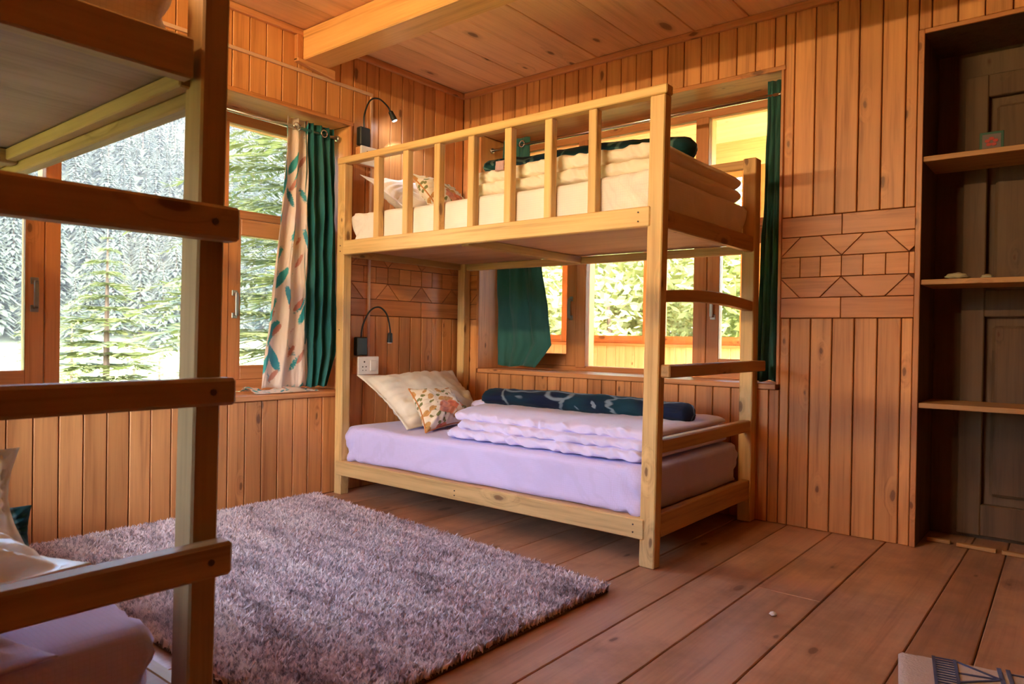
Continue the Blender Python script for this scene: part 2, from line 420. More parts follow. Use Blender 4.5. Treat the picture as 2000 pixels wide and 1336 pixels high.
# band pieces (5 rows with triangles, squares), u = coordinate along the wall
ZB0, RH = .987, .0956
def band_polys(u0, u1, ref, step=.2750):
    out = []; g = .0016
    k0 = int((u0-ref)//step)-1; k1 = int((u1-ref)//step)+2; hw = .0925
    def row(r): return ZB0+r*RH+g, ZB0+(r+1)*RH-g
    for k in range(k0, k1):
        c = ref+k*step; n = c+step
        for r in (0, 4):
            a, b = row(r)
            if k % 2 == 0: out.append([(c+g, a), (c+2*step-g, a), (c+2*step-g, b), (c+g, b)])
        a, b = row(2); q = step/3
        for j in range(3): out.append([(c+j*q+g, a), (c+(j+1)*q-g, a), (c+(j+1)*q-g, b), (c+j*q+g, b)])
        a, b = row(3)
        out.append([(c, a+g), (c+hw-2*g, b), (c-hw+2*g, b)])
        out.append([(c+2*g, a), (n-2*g, a), (n-hw-g, b), (c+hw+g, b)])
        a, b = row(1)
        out.append([(c, b-g), (c-hw+2*g, a), (c+hw-2*g, a)])
        out.append([(c+2*g, b), (c+hw+g, a), (n-hw-g, a), (n-2*g, b)])
    res = []
    for p in out:
        res_p = clip(clip(p, 0, u0, 1), 0, u1, -1)
        if len(res_p) >= 3 and area(res_p) > 2e-4: res.append(res_p)
    return res
def clip(p, ax, val, sgn):
    o = []
    for i in range(len(p)):
        a, b = p[i], p[(i+1) % len(p)]; da, db = (a[ax]-val)*sgn, (b[ax]-val)*sgn
        if da >= 0: o.append(a)
        if da*db < 0:
            t = da/(da-db); o.append((a[0]+(b[0]-a[0])*t, a[1]+(b[1]-a[1])*t))
    return o
def area(p):
    return abs(sum(p[i][0]*p[(i+1) % len(p)][1]-p[(i+1) % len(p)][0]*p[i][1] for i in range(len(p))))/2

def boards(parent, plane, c, sgn, seams, z0, z1, mat=None):
    """vertical tongue boards; front face at coordinate c; sgn = direction of the wall depth"""
    for a, b in zip(seams[:-1], seams[1:]):
        if b-a < .006: continue
        g = .0022; d = random.uniform(0, .0012)
        lo, hi = sorted((c+sgn*d, c+sgn*(T+.002)))
        mb = B((lo, a+g, z0), (hi, b-g, z1)) if plane == 'x' else B((a+g, lo, z0), (b-g, hi, z1))
        obj('plank', mb, mat or WALLV, parent, .003)
def seams(a, b, ref, st):
    s = [a]; k = math.ceil((a-ref)/st+.08)
    while ref+k*st < b-.01: s.append(ref+k*st); k += 1
    return s+[b]
ZT0, ZT1 = ZB0-.0, ZB0+5*RH
# left wall (x = 0)
s_all = seams(YF, 0, -.815, .092)
boards(wall_left, 'x', 0, -1, seams(AY1+.022, .003, -.815, .092), 0, ZT0-.002)
boards(wall_left, 'x', 0, -1, seams(AY1+.022, .003, -.815, .092), ZT1+.002, 2.445)
boards(wall_left, 'x', 0, -1, seams(AY0-.022, AY1+.022, -.815, .092), AZ1+.022, 2.445)
boards(wall_left, 'x', 0, -1, seams(AY0-.022, AY1+.022, -.815, .092), 0, AZ0-.028)
boards(wall_left, 'x', 0, -1, seams(YF, AY0-.022, -.815, .092), 0, 2.445)
for p in band_polys(AY1+.022, -.004, -.36):
    d = random.uniform(0, .001); obj('panel', MB().prism(p, 'x', -T-.002, -d), WALLY, wall_left, .0014)
# back wall (y = 0)
boards(wall_back, 'y', 0, 1, seams(-.001, BX0-.022, 2.62, .095), 0, ZT0-.002)
boards(wall_back, 'y', 0, 1, seams(-.001, BX0-.022, 2.62, .095), ZT1+.002, 2.445)
boards(wall_back, 'y', 0, 1, seams(BX0-.022, BX1+.016, 2.62, .095), 0, BZ0-.028)
boards(wall_back, 'y', 0, 1, seams(BX0-.022, BX1+.016, 2.62, .095), BZ1+.022, 2.445)
boards(wall_back, 'y', 0, 1, seams(BX1+.016, NX0-.024, 2.62, .095), 0, ZT0-.002)
boards(wall_back, 'y', 0, 1, seams(BX1+.016, NX0-.024, 2.62, .095), ZT1+.002, 2.445)
boards(wall_back, 'y', 0, 1, seams(NX0-.024, NX1+.024, 2.62, .095), NZ1+.022, 2.445)
boards(wall_back, 'y', 0, 1, seams(NX1+.024, XR, 2.62, .095), 0, 2.445)
for p in band_polys(.002, BX0-.022, 2.37)+band_polys(BX1+.016, NX0-.024, 2.37):
    d = random.uniform(0, .001); obj('panel', MB().prism(p, 'y', d, T+.002), WALLX, wall_back, .0014)
boards(wall_right, 'x', XR, 1, seams(YF, 0, -.815, .092), 0, 2.445, mat=DARKW)  # unseen wall boarded dark to cut bounce onto the bunk ends
boards(wall_front, 'y', YF, -1, seams(0, FX0, 2.62, .095), 0, 2.445)
boards(wall_front, 'y', YF, -1, seams(FX1, XR, 2.62, .095), 0, 2.445)
boards(wall_front, 'y', YF, -1, seams(FX0, FX1, 2.62, .095), 0, FZ0)
boards(wall_front, 'y', YF, -1, seams(FX0, FX1, 2.62, .095), FZ1, 2.445)

# crown trims
structure('trim_2', B((.0, YF, 2.437), (.026, 0, H)), SILLY, .003)
structure('trim_3', B((.026, -.026, 2.437), (XR, 0, H)), SILLX, .003)
# ceiling and floor
ceiling = structure('ceiling', B((-D, YF-.1, H+.014), (XR+.1, D, H+.12)), BACKING)
cs = [0, .276, .53, .783, 1.05, 1.34, 1.64, 1.927, 2.22, 2.52, 2.85, 3.2, 3.5, 3.85, 4.15, XR]
for a, b in zip(cs[:-1], cs[1:]):
    obj('plank', B((a+.0018, YF, H+random.uniform(0, .003)), (b-.0018, 0, H+.018)), CEILY, ceiling, .003)
floor = structure('floor', B((-D, YF-.1, -.15), (XR+.1, D+.088, -.022)), BACKING)
fs = [0, .28, .55, .84, 1.13, 1.42, 1.677, 1.92, 2.146, 2.35, 2.574, 2.87, 3.02, 3.34, 3.66, 4.0, XR]
cut = {6: -2.0, 8: -3.1, 9: -.95, 4: -2.7, 11: -2.2}
for i, (a, b) in enumerate(zip(fs[:-1], fs[1:])):
    sk0 = .022 if i == 12 else 0; sk1 = .022 if i == 11 else 0
    E_ = D+.07; ys = [YF, cut[i], E_] if i in cut else [YF, E_]
    for y0, y1 in zip(ys[:-1], ys[1:]):
        def sx(y, s): return s*(-y-.6)
        poly = [(a+.002+sx(y0, sk0), y0+.001), (b-.002+sx(y0, sk1), y0+.001), (b-.002+sx(y1, sk1), y1-.001), (a+.002+sx(y1, sk0), y1-.001)]
        obj('plank', MB().prism(poly, 'z', -.024, -random.uniform(0, .002)), FLOORY, floor, .0025)
# ceiling beam
bm_ = thing('ceiling_beam', 'thick square-cut pine beam crossing below the plank ceiling', 'beam', (0, -1.18, 2.31))
part('beam', B((.002, -1.262, 2.312), (XR, -1.098, H-.002)), BEAMX, bm_, .006)
part('bearing_block', MB().prism([(-1.30, 2.295), (-1.06, 2.26), (-1.06, 2.312), (-1.30, 2.312)], 'x', .001, .035), SILLY, bm_, .003)
part('side_cleat', B((.001, -1.30, 2.30), (.03, -1.264, 2.436)), FRZ, bm_, .003)

# ------------------------------------------------------------------ windows (local u along wall, d = depth outwards, z)
def window(name, plane, u0, u1, z0, z1, frame_at, mull, casL, casR, zt):
    """mull: centre edges of the two mullions; casements left and right with a transom at zt"""
    if plane == 'x': P = lambda u, d, z: (-d, u, z)
    else: P = lambda u, d, z: (u, d, z)
    def bx(ua, ub, da, db, za, zb):
        a = P(ua, da, za); b = P(ub, db, zb)
        return B(tuple(min(x, y) for x, y in zip(a, b)), tuple(max(x, y) for x, y in zip(a, b)))
    H_, V_ = (FRY, FRZ) if plane == 'x' else (FRX, FRZ)
    SI = SILLY if plane == 'x' else SILLX
    F0, F1 = frame_at, frame_at+.075
    root = obj(name, bx(u0-.012, u0+.055, F0, F1, z0, z1), V_, None, .003, kind='structure')   # left jamb carries the rest
    pt = lambda n, m, mat, bev=.003, par=root, **k: obj(n, m, mat, par, bev, **k)
    pt('jamb', bx(u1-.055, u1+.012, F0, F1, z0, z1), V_)
    pt('frame_head', bx(u0+.055, u1-.055, F0, F1, z1-.06, z1), H_)
    pt('frame_bottom', bx(u0+.055, u1-.055, F0, F1, z0, z0+.065 if plane == 'x' else z0+.03), H_)
    pt('sill_board', bx(u0, u1, -.012, F0, z0-.026, z0), SI)
    pt('head_board', bx(u0, u1, .004, F0, z1, z1+.018), SI)
    pt('side_board', bx(u0-.018, u0, .002, F0, z0, z1), REVZ); pt('side_board', bx(u1, u1+.018, .002, F0, z0, z1), REVZ)
    pt('casing_head', bx(u0-.02, u1+.02, -.006, .006, z1-.001, z1+.021), H_, .002)
    pt('casing_side', bx(u0-.02, u0, -.006, .006, z0, z1), V_, .002); pt('casing_side', bx(u1, u1+.014, -.006, .006, z0, z1), V_, .002)
    for a, b in mull: pt('mullion', bx(a, b, F0-.01, F1+.02, z0+.02, z1-.055), V_)
    zb = z0+.065 if plane == 'x' else z0+.03
    pt('pane', bx(mull[0][1]-.004, mull[1][0]+.004, F0+.030, F0+.034, zb-.002, z1-.055), GLASS, 0)
    for (a, b), hs in ((casL, 1), (casR, 0)):
        # transom: rail, glass
        pt('transom_rail', bx(a, b, F0, F1, zt, zt+.045), H_)
        pt('pane', bx(a, b, F0+.030, F0+.034, zt+.04, z1-.055), GLASS, 0)
        s = .075
        c = pt('casement', bx(a+.002, a+s, F0-.006, F0+.04, zb, zt-.004), V_)
        pt('stile', bx(b-s, b-.002, F0-.006, F0+.04, zb, zt-.004), V_, par=c)
        pt('rail', bx(a+s, b-s, F0-.006, F0+.04, zt-.09, zt-.004), H_, par=c)
        pt('rail', bx(a+s, b-s, F0-.006, F0+.04, zb, zb+.075), H_, par=c)
        pt('pane', bx(a+s-.004, b-s+.004, F0+.016, F0+.020, zb+.07, zt-.086), GLASS, 0, par=c)
        uh = (b-.04) if hs else (a+.04)
        zc = (zb+zt)/2-.03
        def hm(u, da, db, za, zb2, wd): return bx(u-wd, u+wd, F0-.006-db, F0-.006-da, za, zb2)
        pt('handle', hm(uh, 0, .004, zc-.075, zc-.045, .016).box(*_bb(hm(uh, 0, .004, zc+.045, zc+.075, .016))).box(*_bb(hm(uh, .018, .030, zc-.06, zc+.06, .009))).box(*_bb(hm(uh, 0, .030, zc-.062, zc-.05, .007))).box(*_bb(hm(uh, 0, .030, zc+.05, zc+.062, .007))), STEEL, .002, par=c)
        ub = (b-.02) if hs else (a+.02)
        pt('bolt', bx(ub-.008, ub+.008, F0-.016, F0-.005, zt-.10, zt+.03), STEEL, .002, par=c)
    return root
def _bb(m):
    v = m.v; return tuple(min(p[i] for p in v) for i in range(3)), tuple(max(p[i] for p in v) for i in range(3))
window('window_1', 'x', AY0, AY1, AZ0, AZ1, .30, [(-2.34, -2.28), (-1.548, -1.488)], (AY0+.055, -2.34), (-1.488, AY1-.055), 1.49)
window('window_2', 'y', BX0, BX1, BZ0, BZ1, .32, [(.71, .782), (1.505, 1.582)], (BX0+.055, .71), (1.582, BX1-.055), 1.49)

w10 = structure('window_10', B((FX0, YF-.10, FZ0), (FX0+.06, YF-.03, FZ1)), FRZ, .003)  # unseen window added to let more daylight into the room
for a, b in ((.995, 1.055), (FX1-.06, FX1)): obj('mullion', B((a, YF-.10, FZ0), (b, YF-.03, FZ1)), FRZ, w10, .003)
for a, b in ((FZ0, FZ0+.06), (FZ1-.06, FZ1)): obj('rail', B((FX0+.06, YF-.10, a), (FX1-.06, YF-.03, b)), FRX, w10, .003)
obj('pane', B((FX0+.05, YF-.07, FZ0+.05), (FX1-.05, YF-.066, FZ1-.05)), GLASS, w10)
tube = thing('fill_lamp_fixture', 'added fill lamp, unseen, high on the front wall over the left foreground bunk', 'lamp', (1.25, YF+.03, 2.36))  # made-up fixture that carries the added fill lamp
part('housing', B((.6, YF+.001, 2.335), (1.9, YF+.03, 2.40)), WHITEP, tube, .004)

# ------------------------------------------------------------------ glazed veranda behind the back wall
VY = 1.85
PALE = wood('pale_pine', (.90, .70, .42), (.80, .58, .32), 'x', rough=.5, var=.12)
PALEZ = wood('pale_pine_z', (.88, .62, .34), (.76, .48, .24), 'z', rough=.5, var=.12)
vf = structure('floor_2', B((-2.2, D+.09, -.15), (5.2, VY+.12, -.02)), PALE)
vc = structure('ceiling_2', B((-2.2, D+.09, 2.42), (3.3, VY+.16, 2.55)), BACKING)
yy = D+.09
while yy < VY:
    obj('plank', B((-2.2, yy+.002, 2.40), (3.3, yy+.218, 2.425)), PALE, vc, .003); yy += .22
vw = structure('wall_2', B((-2.2, VY+.02, -.1), (2.25, VY+.10, .815)), BACKING)
for k in range(70):
    x = -1.95+k*.0925
    if x > 2.15: break
    obj('plank', B((x+.0016, VY, 0), (x+.0909, VY+.022, .812)), PALEZ, vw, .002)
vt = structure('trim_4', B((-2.2, VY-.02, .812), (2.25, VY+.12, .835)), SILLX, .003)
vh = structure('trim_5', B((-2.2, VY, 2.20), (3.3, VY+.08, 2.40)), PALE, .003)
n = 3
for x0 in (-1.93, -1.10, -.27, .56, 1.39):
    # one glazed bay: post, casement frame, glass
    p = structure('window_%d' % n, B((x0-.16, VY+.01, .835), (x0-.10, VY+.08, 2.20)), FRZ, .003); n += 1
    for a, b, z0, z1 in ((x0-.10, x0-.03, .835, 2.2), (x0+.60, x0+.67, .835, 2.2), (x0-.03, x0+.60, .835, .90), (x0-.03, x0+.60, 2.13, 2.2), (x0-.03, x0+.60, 1.72, 1.78)):
        obj('frame', B((a, VY+.02, z0), (b, VY+.065, z1)), FRZ if z1-z0 > 1 else FRX, p, .003)
    obj('pane', B((x0-.035, VY+.04, .895), (x0+.605, VY+.044, 2.135)), GLASS, p)
structure('wall_3', holes('y', -2.2, 4.5, [(BX0-.02, BX1+.02, BZ0-.025, BZ1+.02)], D+.091, D+.105), PALEZ)  # unseen pale cladding added to bounce light about the veranda
structure('trim_7', B((3.2, VY, -.1), (3.28, VY+.08, 2.42)), FRZ, .003)
structure('wall_4', B((-2.3, D+.09, -.1), (-2.2, VY+.12, 2.5)), PALEZ)

# ------------------------------------------------------------------ niche with shelves
niche = thing('built_in_shelf', 'built-in open shelf recess with four boards in the back wall at the right', 'shelf', (3.15, .17, 0))
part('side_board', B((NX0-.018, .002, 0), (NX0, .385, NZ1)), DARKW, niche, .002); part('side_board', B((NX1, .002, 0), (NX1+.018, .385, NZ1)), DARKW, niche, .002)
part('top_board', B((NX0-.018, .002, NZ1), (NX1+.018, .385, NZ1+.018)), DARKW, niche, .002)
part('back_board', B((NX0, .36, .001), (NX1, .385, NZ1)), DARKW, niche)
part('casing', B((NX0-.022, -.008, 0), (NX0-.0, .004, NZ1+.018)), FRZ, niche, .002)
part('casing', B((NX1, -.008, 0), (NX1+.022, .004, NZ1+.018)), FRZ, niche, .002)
part('casing', B((NX0, -.008, NZ1), (NX1, .004, NZ1+.018)), FRX, niche, .002)
for k, z in enumerate((.600, 1.128, 1.655)):
    part('shelf_board', B((NX0+.001, .004, z), (NX1-.001, .30, z+.022)), SHELFX, niche, .002)
structure('wall_5', B((NX0-.02, D+.074, -.15), (NX1+.02, D+.09, NZ1+.02)), BACKING)
# old panelled door behind the shelves
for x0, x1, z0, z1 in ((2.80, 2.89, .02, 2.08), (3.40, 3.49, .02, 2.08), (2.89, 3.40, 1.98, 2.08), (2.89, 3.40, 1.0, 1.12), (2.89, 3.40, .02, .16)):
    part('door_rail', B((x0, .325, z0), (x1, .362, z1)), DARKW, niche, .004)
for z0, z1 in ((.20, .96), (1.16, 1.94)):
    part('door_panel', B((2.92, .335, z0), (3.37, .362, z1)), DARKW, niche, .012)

# ------------------------------------------------------------------ bunk beds
def bunk(yf, s, label, tilt, outer_all, label_loc):
    """yf: front face; s = +1 when the bed extends towards +y from its front, -1 towards -y"""
    root = thing('bunk_bed', label, 'bunk bed', (1.0, yf+s*.5, 0))
    Y = lambda t: yf+s*t
    def bx(x0, x1, t0, t1, z0, z1):
        a, b = sorted((Y(t0), Y(t1))); return B((x0, a, z0), (x1, b, z1))
    def p(n, m, mat, bev=.004, **k):
        if outer_all and n in ('post', 'rung'): m.v = [(x, y+.013*(z-.3), z) for x, y, z in m.v]
        if outer_all: mat = {BEDX: SHADEX, BEDY: SHADEY, BEDZ: SHADEZ, PLY: PLYD}.get(mat, mat)
        return part(n, m, mat, root, bev, **k)
    W = 1.027; zo = .036 if outer_all else 0
    # posts
    post = bx(1.932, 1.996, 0, .052, 0, 1.806)
    if tilt:
        post.v = [(x+(-.008+.016*z/1.8), y, z) for x, y, z in post.v]
    pr = p('post', post, BEDZ)
    p('post', bx(.03, .09, 0, .055, 0, 1.806), BEDZ)
    p('post', bx(1.932, 1.996, W-.07, W, 0, 1.76), BEDZ); p('post', bx(.03, .09, W-.06, W, 0, 1.76), BEDZ)
    # front and back rails
    p('side_rail', bx(.05, 1.945, -.006, .026, .106, .184), BEDX, label='pale planed front rail below the lower mattress')
    p('side_rail', bx(.088, 1.949, -.005, .028, 1.309, 1.386), BEDX)
    p('side_rail', bx(.09, 1.932, W-.035, W-.005, .106, .184), BEDX)
    p('side_rail', bx(.09, 1.932, W-.045, W-.012, 1.300, 1.342), BEDX)
    # guard rails
    p('guard_rail', bx(.028, 2.012, -.004, .048, 1.806, 1.842), BEDX)
    p('guard_rail', bx(.03, 1.996, W-.055, W-.005, 1.762, 1.818) if False else bx(.09, 1.932, W-.05, W-.018, 1.715, 1.758), BEDX)
    for i in range(7):
        xc = .345+.2222*i
        p('baluster', bx(xc-.0195, xc+.0195, .004, .044, 1.385, 1.807), BEDZ, .003)
    # end rails
    for x0, x1 in ((1.955, 1.99), (.036, .066)):
        p('end_rail', bx(x0, x1, .05, W-.07, .112, .205), BEDY)
        p('end_rail', bx(x0, x1, .05, W-.07, 1.305+zo, 1.380+zo), BEDY)
    # head end: low boards
    p('base_board', bx(.05, 1.955, .026, W-.035, .165, .183), PLY, 0)
    p('base_board', bx(.066, 1.955, .028, W-.045, 1.343+zo*.7, 1.356+zo*.7), PLY, 0)
    for xc in (.96,):
        p('cross_slat', bx(xc-.025, xc+.025, .03, W-.045, 1.302+zo*.7, 1.342+zo*.7), BEDY, .003)
        if outer_all: p('cleat', bx(.09, 1.95, .030, .058, 1.335, 1.366), BEDX, .003)
        p('cross_slat', bx(xc-.025, xc+.025, .03, W-.035, .125, .164), BEDY, .003)
    # ladder rungs on the right end
    if outer_all:
        for z0, z1 in ((1.047, 1.110), (.745, .795), (.431, .493)):
            r = p('rung', bx(1.998, 2.043, -.006, W, z0, z1), BEDY, .006)
            for t in (.035, W-.04):
                part('screw', MB().tube([(2.043, Y(t), (z0+z1)/2), (2.0455, Y(t), (z0+z1)/2)], .006, 8), SCREWM, r)
    else:
        arch = MB(); N = 12; pts = []
        for i in range(N+1):
            t = .052+(W-.07-.052)*i/N; pts.append((Y(t), 1.019+.018*math.sin(math.pi*i/N)))
        for i in range(N, -1, -1):
            t = .052+(W-.07-.052)*i/N; pts.append((Y(t), 1.066+.022*math.sin(math.pi*i/N)))
        arch.prism(pts, 'x', 1.95, 1.992)
        p('rung', arch, BEDY, .003, label='slightly arched rung')
        p('rung', bx(1.998, 2.038, .008, W-.006, .731, .781), BEDY, .005)
        p('rung', bx(1.952, 1.992, .052, W-.07, .438, .492), BEDY, .005)
    # screw heads on the front
    for x, z in ((1.90, .13), (1.90, .16), (1.90, 1.33), (1.90, 1.365), (.95, .128), (.95, .150), (.06, 1.33), (.06, 1.36), (.06, .9)):
        a = Y(-.0065 if x > .1 else 0); b = Y(-.0085 if x > .1 else -.002)
        part('screw', MB().tube([(x, a, z), (x, b, z)], .0035, 6), SCREWM, root)
    return root
bunk(-1.032, 1, 'pine bunk bed in the far corner with a seven-baluster guard rail', True, False, None)
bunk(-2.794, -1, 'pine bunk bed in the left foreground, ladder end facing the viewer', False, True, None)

# ------------------------------------------------------------------ soft goods
def mattress(name, label, x0, x1, y0, y1, z0, z1, mat, seed, creases=True):
    """rounded slab with sheet creases near the ends"""
    n = 46; mb = MB(); cx, cy, cz = (x0+x1)/2, (y0+y1)/2, (z0+z1)/2; hx, hy, hz = (x1-x0)/2, (y1-y0)/2, (z1-z0)/2
    bm = bmesh.new(); bmesh.ops.create_cube(bm, size=2)
    for v in bm.verts: v.co = Vector((v.co.x*hx, v.co.y*hy, v.co.z*hz))
    for axis, k in ((0, 70), (1, 40), (2, 12)):
        lim = (hx, hy, hz)[axis]
        for i in range(1, k):
            co = Vector((0, 0, 0)); co[axis] = -lim+2*lim*i/k; no = Vector((0, 0, 0)); no[axis] = 1
            bmesh.ops.bisect_plane(bm, geom=bm.verts[:]+bm.edges[:]+bm.faces[:], plane_co=co, plane_no=no)
    r = .026; rng = random.Random(seed)
    for v in bm.verts:
        c = v.co; inner = Vector((max(-hx+r, min(hx-r, c.x)), max(-hy+r, min(hy-r, c.y)), max(-hz+r, min(hz-r, c.z))))
        d = c-inner
        if d.length > r: c2 = inner+d.normalized()*r
        else: c2 = c.copy()
        nrm = d.normalized() if d.length > 1e-6 else Vector((0, 0, 1))
        wv = fbm((c.x*.9+seed, c.y*1.1, c.z*1.2), 3.0)*.006
        # diagonal sheet creases by the ends on the long sides
        for ex, sg in ((-hx, 1), (hx, -1)):
            q = (c.x-ex)*sg
            if q < .42 and abs(d.y) > .5*abs(d.z):
                ph = (q*1.0-(c.z+hz)*.9)*sg
                a = math.exp(-q/.16)*math.exp(-abs(q-.08)/.25)
                wv += .018*a*math.sin((q*58-(c.z+hz)*38)+3*fbm((q, c.z, seed), 9))
        v.co = c2+nrm*wv
        v.co.z += (.004*fbm((c.x+seed, c.y, 0), 4) if c.z > 0 else 0)
        v.co += Vector((cx, cy, cz))
    me = bpy.data.meshes.new(name); bm.to_mesh(me); bm.free()
    for p_ in me.polygons: p_.use_smooth = True
    return put(name, me, mat, None, label=label, category='mattress')
mattress('mattress', 'lilac-lit white sheeted lower mattress of the far corner bunk', .085, 1.925, -1.003, -.055, .184, .375, SHEET, 1)
mattress('mattress', 'cream checked mattress on the upper level of the far corner bunk', .10, 1.945, -.985, -.062, 1.357, 1.535, SHEETU, 2)
mattress('mattress', 'lilac-lit white sheeted mattress low in the left foreground bunk', .09, 1.952, -3.75, -2.885, .184, .345, SHEET, 3)
mattress('mattress', 'shadowed mattress overhead on the left foreground bunk', .10, 1.93, -3.75, -2.86, 1.386, 1.55, SHEETU, 4)

def pillow(name, label, c, thick, mat, cat='pillow', seed=0, ears=.05, pip=None, n=44, sag=0, flange=.0, group=None):
    """c: four corners (bl, br, tr, tl) in world; puffed on both sides with pulled corners"""
    c = [Vector(q) for q in c]; ctr = sum(c, Vector())/4
    nrm = ((c[2]-c[0]).cross(c[3]-c[1])).normalized()
    def base(u, v):
        # pull the edges in between the corners
        p_ = c[0]*(1-u)*(1-v)+c[1]*u*(1-v)+c[2]*u*v+c[3]*(1-u)*v
        e = ears*(4*u*(1-u)*abs(2*v-1)**3 + 4*v*(1-v)*abs(2*u-1)**3)
        return p_+(ctr-p_)*e*1.6
    def prof(u, v):
        a = max(0, 4*u*(1-u))**.55; b = max(0, 4*v*(1-v))**.55
        if flange:
            uu = min(1, max(0, (u-flange)/(1-2*flange))); vv = min(1, max(0, (v-flange)/(1-2*flange)))
            a = max(0, 4*uu*(1-uu))**.5; b = max(0, 4*vv*(1-vv))**.5
        return a*b
    def side(sg):
        def f(u, v):
            h = thick/2*prof(u, v)+.0015
            q = base(u, v)
            e = min(u, 1-u, v, 1-v)
            wr = .016*fbm((q.x*1.3+seed, q.y*1.3, q.z*1.3), 8, 3)*min(1, e*6)+.012*math.sin((u+v*1.6)*21+seed+3*fbm((u, v, seed), 3))*max(0, 1-abs(v-.25)/.25)*min(1, e*8)
            # radiating puckers near the rim
            ang = math.atan2(v-.5, u-.5)
            wr += .005*math.sin(ang*24+seed+2*fbm((u, v, seed), 4))*math.exp(-((e-.12)/.08)**2)
            return q+nrm*sg*(h+wr)-Vector((0, 0, sag*prof(u, v)))
        return f
    mb = MB(); mb.grid(side(1), n, n); k = len(mb.v); mb.grid(side(-1), n, n)
    # rim
    idx = [(0, j) for j in range(n)]+[(i, n) for i in range(n)]+[(n, n-j) for j in range(n)]+[(n-i, 0) for i in range(n)]
    id_ = [a*(n+1)+b for a, b in idx]
    for a, b in zip(id_, id_[1:]+id_[:1]): mb.f.append((a, b, b+k, a+k))
    o = obj(name, mb, mat, None, 0, True, label=label, category=cat)
    if group: o['group'] = group
    if pip:
        rim = [side(0)(a/n, b/n) for a, b in idx]; rim.append(rim[0])
        obj('piping', MB().tube(rim, .004, 6), pip, o, 0, True)
    return o
pillow('pillow', 'ivory satin pillow propped against the wall on the lower far bunk', [(.47, -.90, .378), (.40, -.16, .378), (.075, -.15, .655), (.09, -.93, .65)], .19, SATIN, seed=1, flange=.045, ears=.055)
pillow('cushion', 'small cream floral cushion leaning on the ivory pillow, lower far bunk', [(.615, -.905, .378), (.56, -.47, .395), (.38, -.50, .575), (.385, -.815, .585)], .13, FLORAL, 'cushion', 2, ears=.09, pip=PIPING)
pillow('pillow', 'pale pillow standing at the head of the upper far bunk', [(.40, -.86, 1.545), (.34, -.22, 1.545), (.075, -.22, 1.74), (.085, -.925, 1.765)], .17, SHEETU, seed=5, flange=.05, ears=.045)
pillow('cushion', 'floral cushion behind the balusters on the upper far bunk', [(.56, -.78, 1.545), (.50, -.42, 1.55), (.35, -.45, 1.72), (.34, -.80, 1.77)], .12, FLORAL, 'cushion', 7, ears=.09, pip=PIPING)
pillow('pillow', 'plump white pillow lying flat on the lower left foreground bunk', [(1.93, -3.55, .435), (1.90, -2.975, .465), (1.52, -2.985, .445), (1.50, -3.56, .435)], .15, SATIN, seed=9, flange=.05, ears=.07)
pillow('pillow', 'white pillow stood on edge behind the flat one, left foreground bunk', [(1.68, -3.45, .44), (1.60, -2.985, .44), (1.56, -2.985, .635), (1.60, -3.45, .66)], .15, SATIN, seed=11, flange=.05, ears=.07)
pillow('folded_cloth', 'dark blue-green cloth corner tucked behind the white pillows', [(1.42, -3.12, .36), (1.40, -2.912, .36), (1.40, -2.912, .478), (1.42, -3.12, .50)], .05, NAVYG, 'cloth', 13)

pillow('folded_sheet', 'folded sheet corner hanging over the end of the left foreground mattress', [(1.972, -3.50, .325), (1.968, -3.050, .345), (1.74, -3.12, .385), (1.74, -3.50, .390)], .045, SHEET, 'sheet', 15)

def layered(name, label, layers, mat, seed, cat='duvet', amp=.015):
    """stack of puffed folds; layer = (x0,x1,y0,y1,z0,z1,skew)"""
    mb = MB(); NU, NV = 150, 84
    for li, (x0, x1, y0, y1, z0, z1, skew) in enumerate(layers):
        def f(u, v, z0=z0, z1=z1, x0=x0, x1=x1, y0=y0, y1=y1, skew=skew, li=li):
            # v runs round the cross-section (superellipse), u along x
            a = 2*math.pi*v; cy, cz = (y0+y1)/2, (z0+z1)/2; hy, hz = (y1-y0)/2, (z1-z0)/2
            c_, s_ = math.cos(a), math.sin(a)
            yy = abs(c_)**.18*(1 if c_ > 0 else -1); zz = abs(s_)**.42*(1 if s_ > 0 else -1)
            e = min(u, 1-u); k = min(1, (e/.035))**.5
            x = x0+(x1-x0)*u
            y = cy+hy*yy*(.93+.07*k); z = cz+hz*zz*k
            x += skew*(y-y0)*(1-u)
            n1 = fbm((x*1.0+seed+li*3, y*.7, z*2), 7, 3); front = max(0, -c_)
            pk = math.sin(x*62+4*fbm((x*2, li, seed), 3)+z*60)*front**4
            fold = math.sin(x*95+z*140+5*fbm((x*2, li+seed, z*3), 5))*front**3*max(0, fbm((x*1.3, li*2+seed, 7), 6)+.25)
            z += amp*.6*n1*(1 if s_ > 0 else .2)*k+amp*.35*pk+amp*.15*fold
            y += amp*.8*fbm((x*1.4, li*5+seed, 0), 5, 3)-amp*.35*abs(pk)-amp*.55*fold
            return (x, y, z)
        i0 = len(mb.v); mb.grid(f, NU, NV)
        mb.f.append(tuple(i0+j for j in range(NV))); e0 = i0+NU*(NV+1); mb.f.append(tuple(e0+j for j in range(NV))[::-1])
    return obj(name, mb, mat, None, 0, True, 1, .0001, label=label, category=cat)
layered('duvet', 'lilac-lit white folded duvet on the lower far bunk', [
    (.80, 1.90, -.955, -.10, .378, .428, -.38), (.86, 1.90, -.935, -.10, .420, .468, -.40), (.80, 1.89, -.90, -.10, .458, .510, -.42), (.50, 1.0, -.44, -.09, .455, .512, -.25)], DUVET, 3)
layered('duvet', 'cream folded duvet on the upper far bunk', [
    (.93, 1.945, -.955, -.09, 1.535, 1.605, -.1), (.92, 1.945, -.94, -.10, 1.595, 1.67, -.1)], DUVETU, 8, amp=.014)

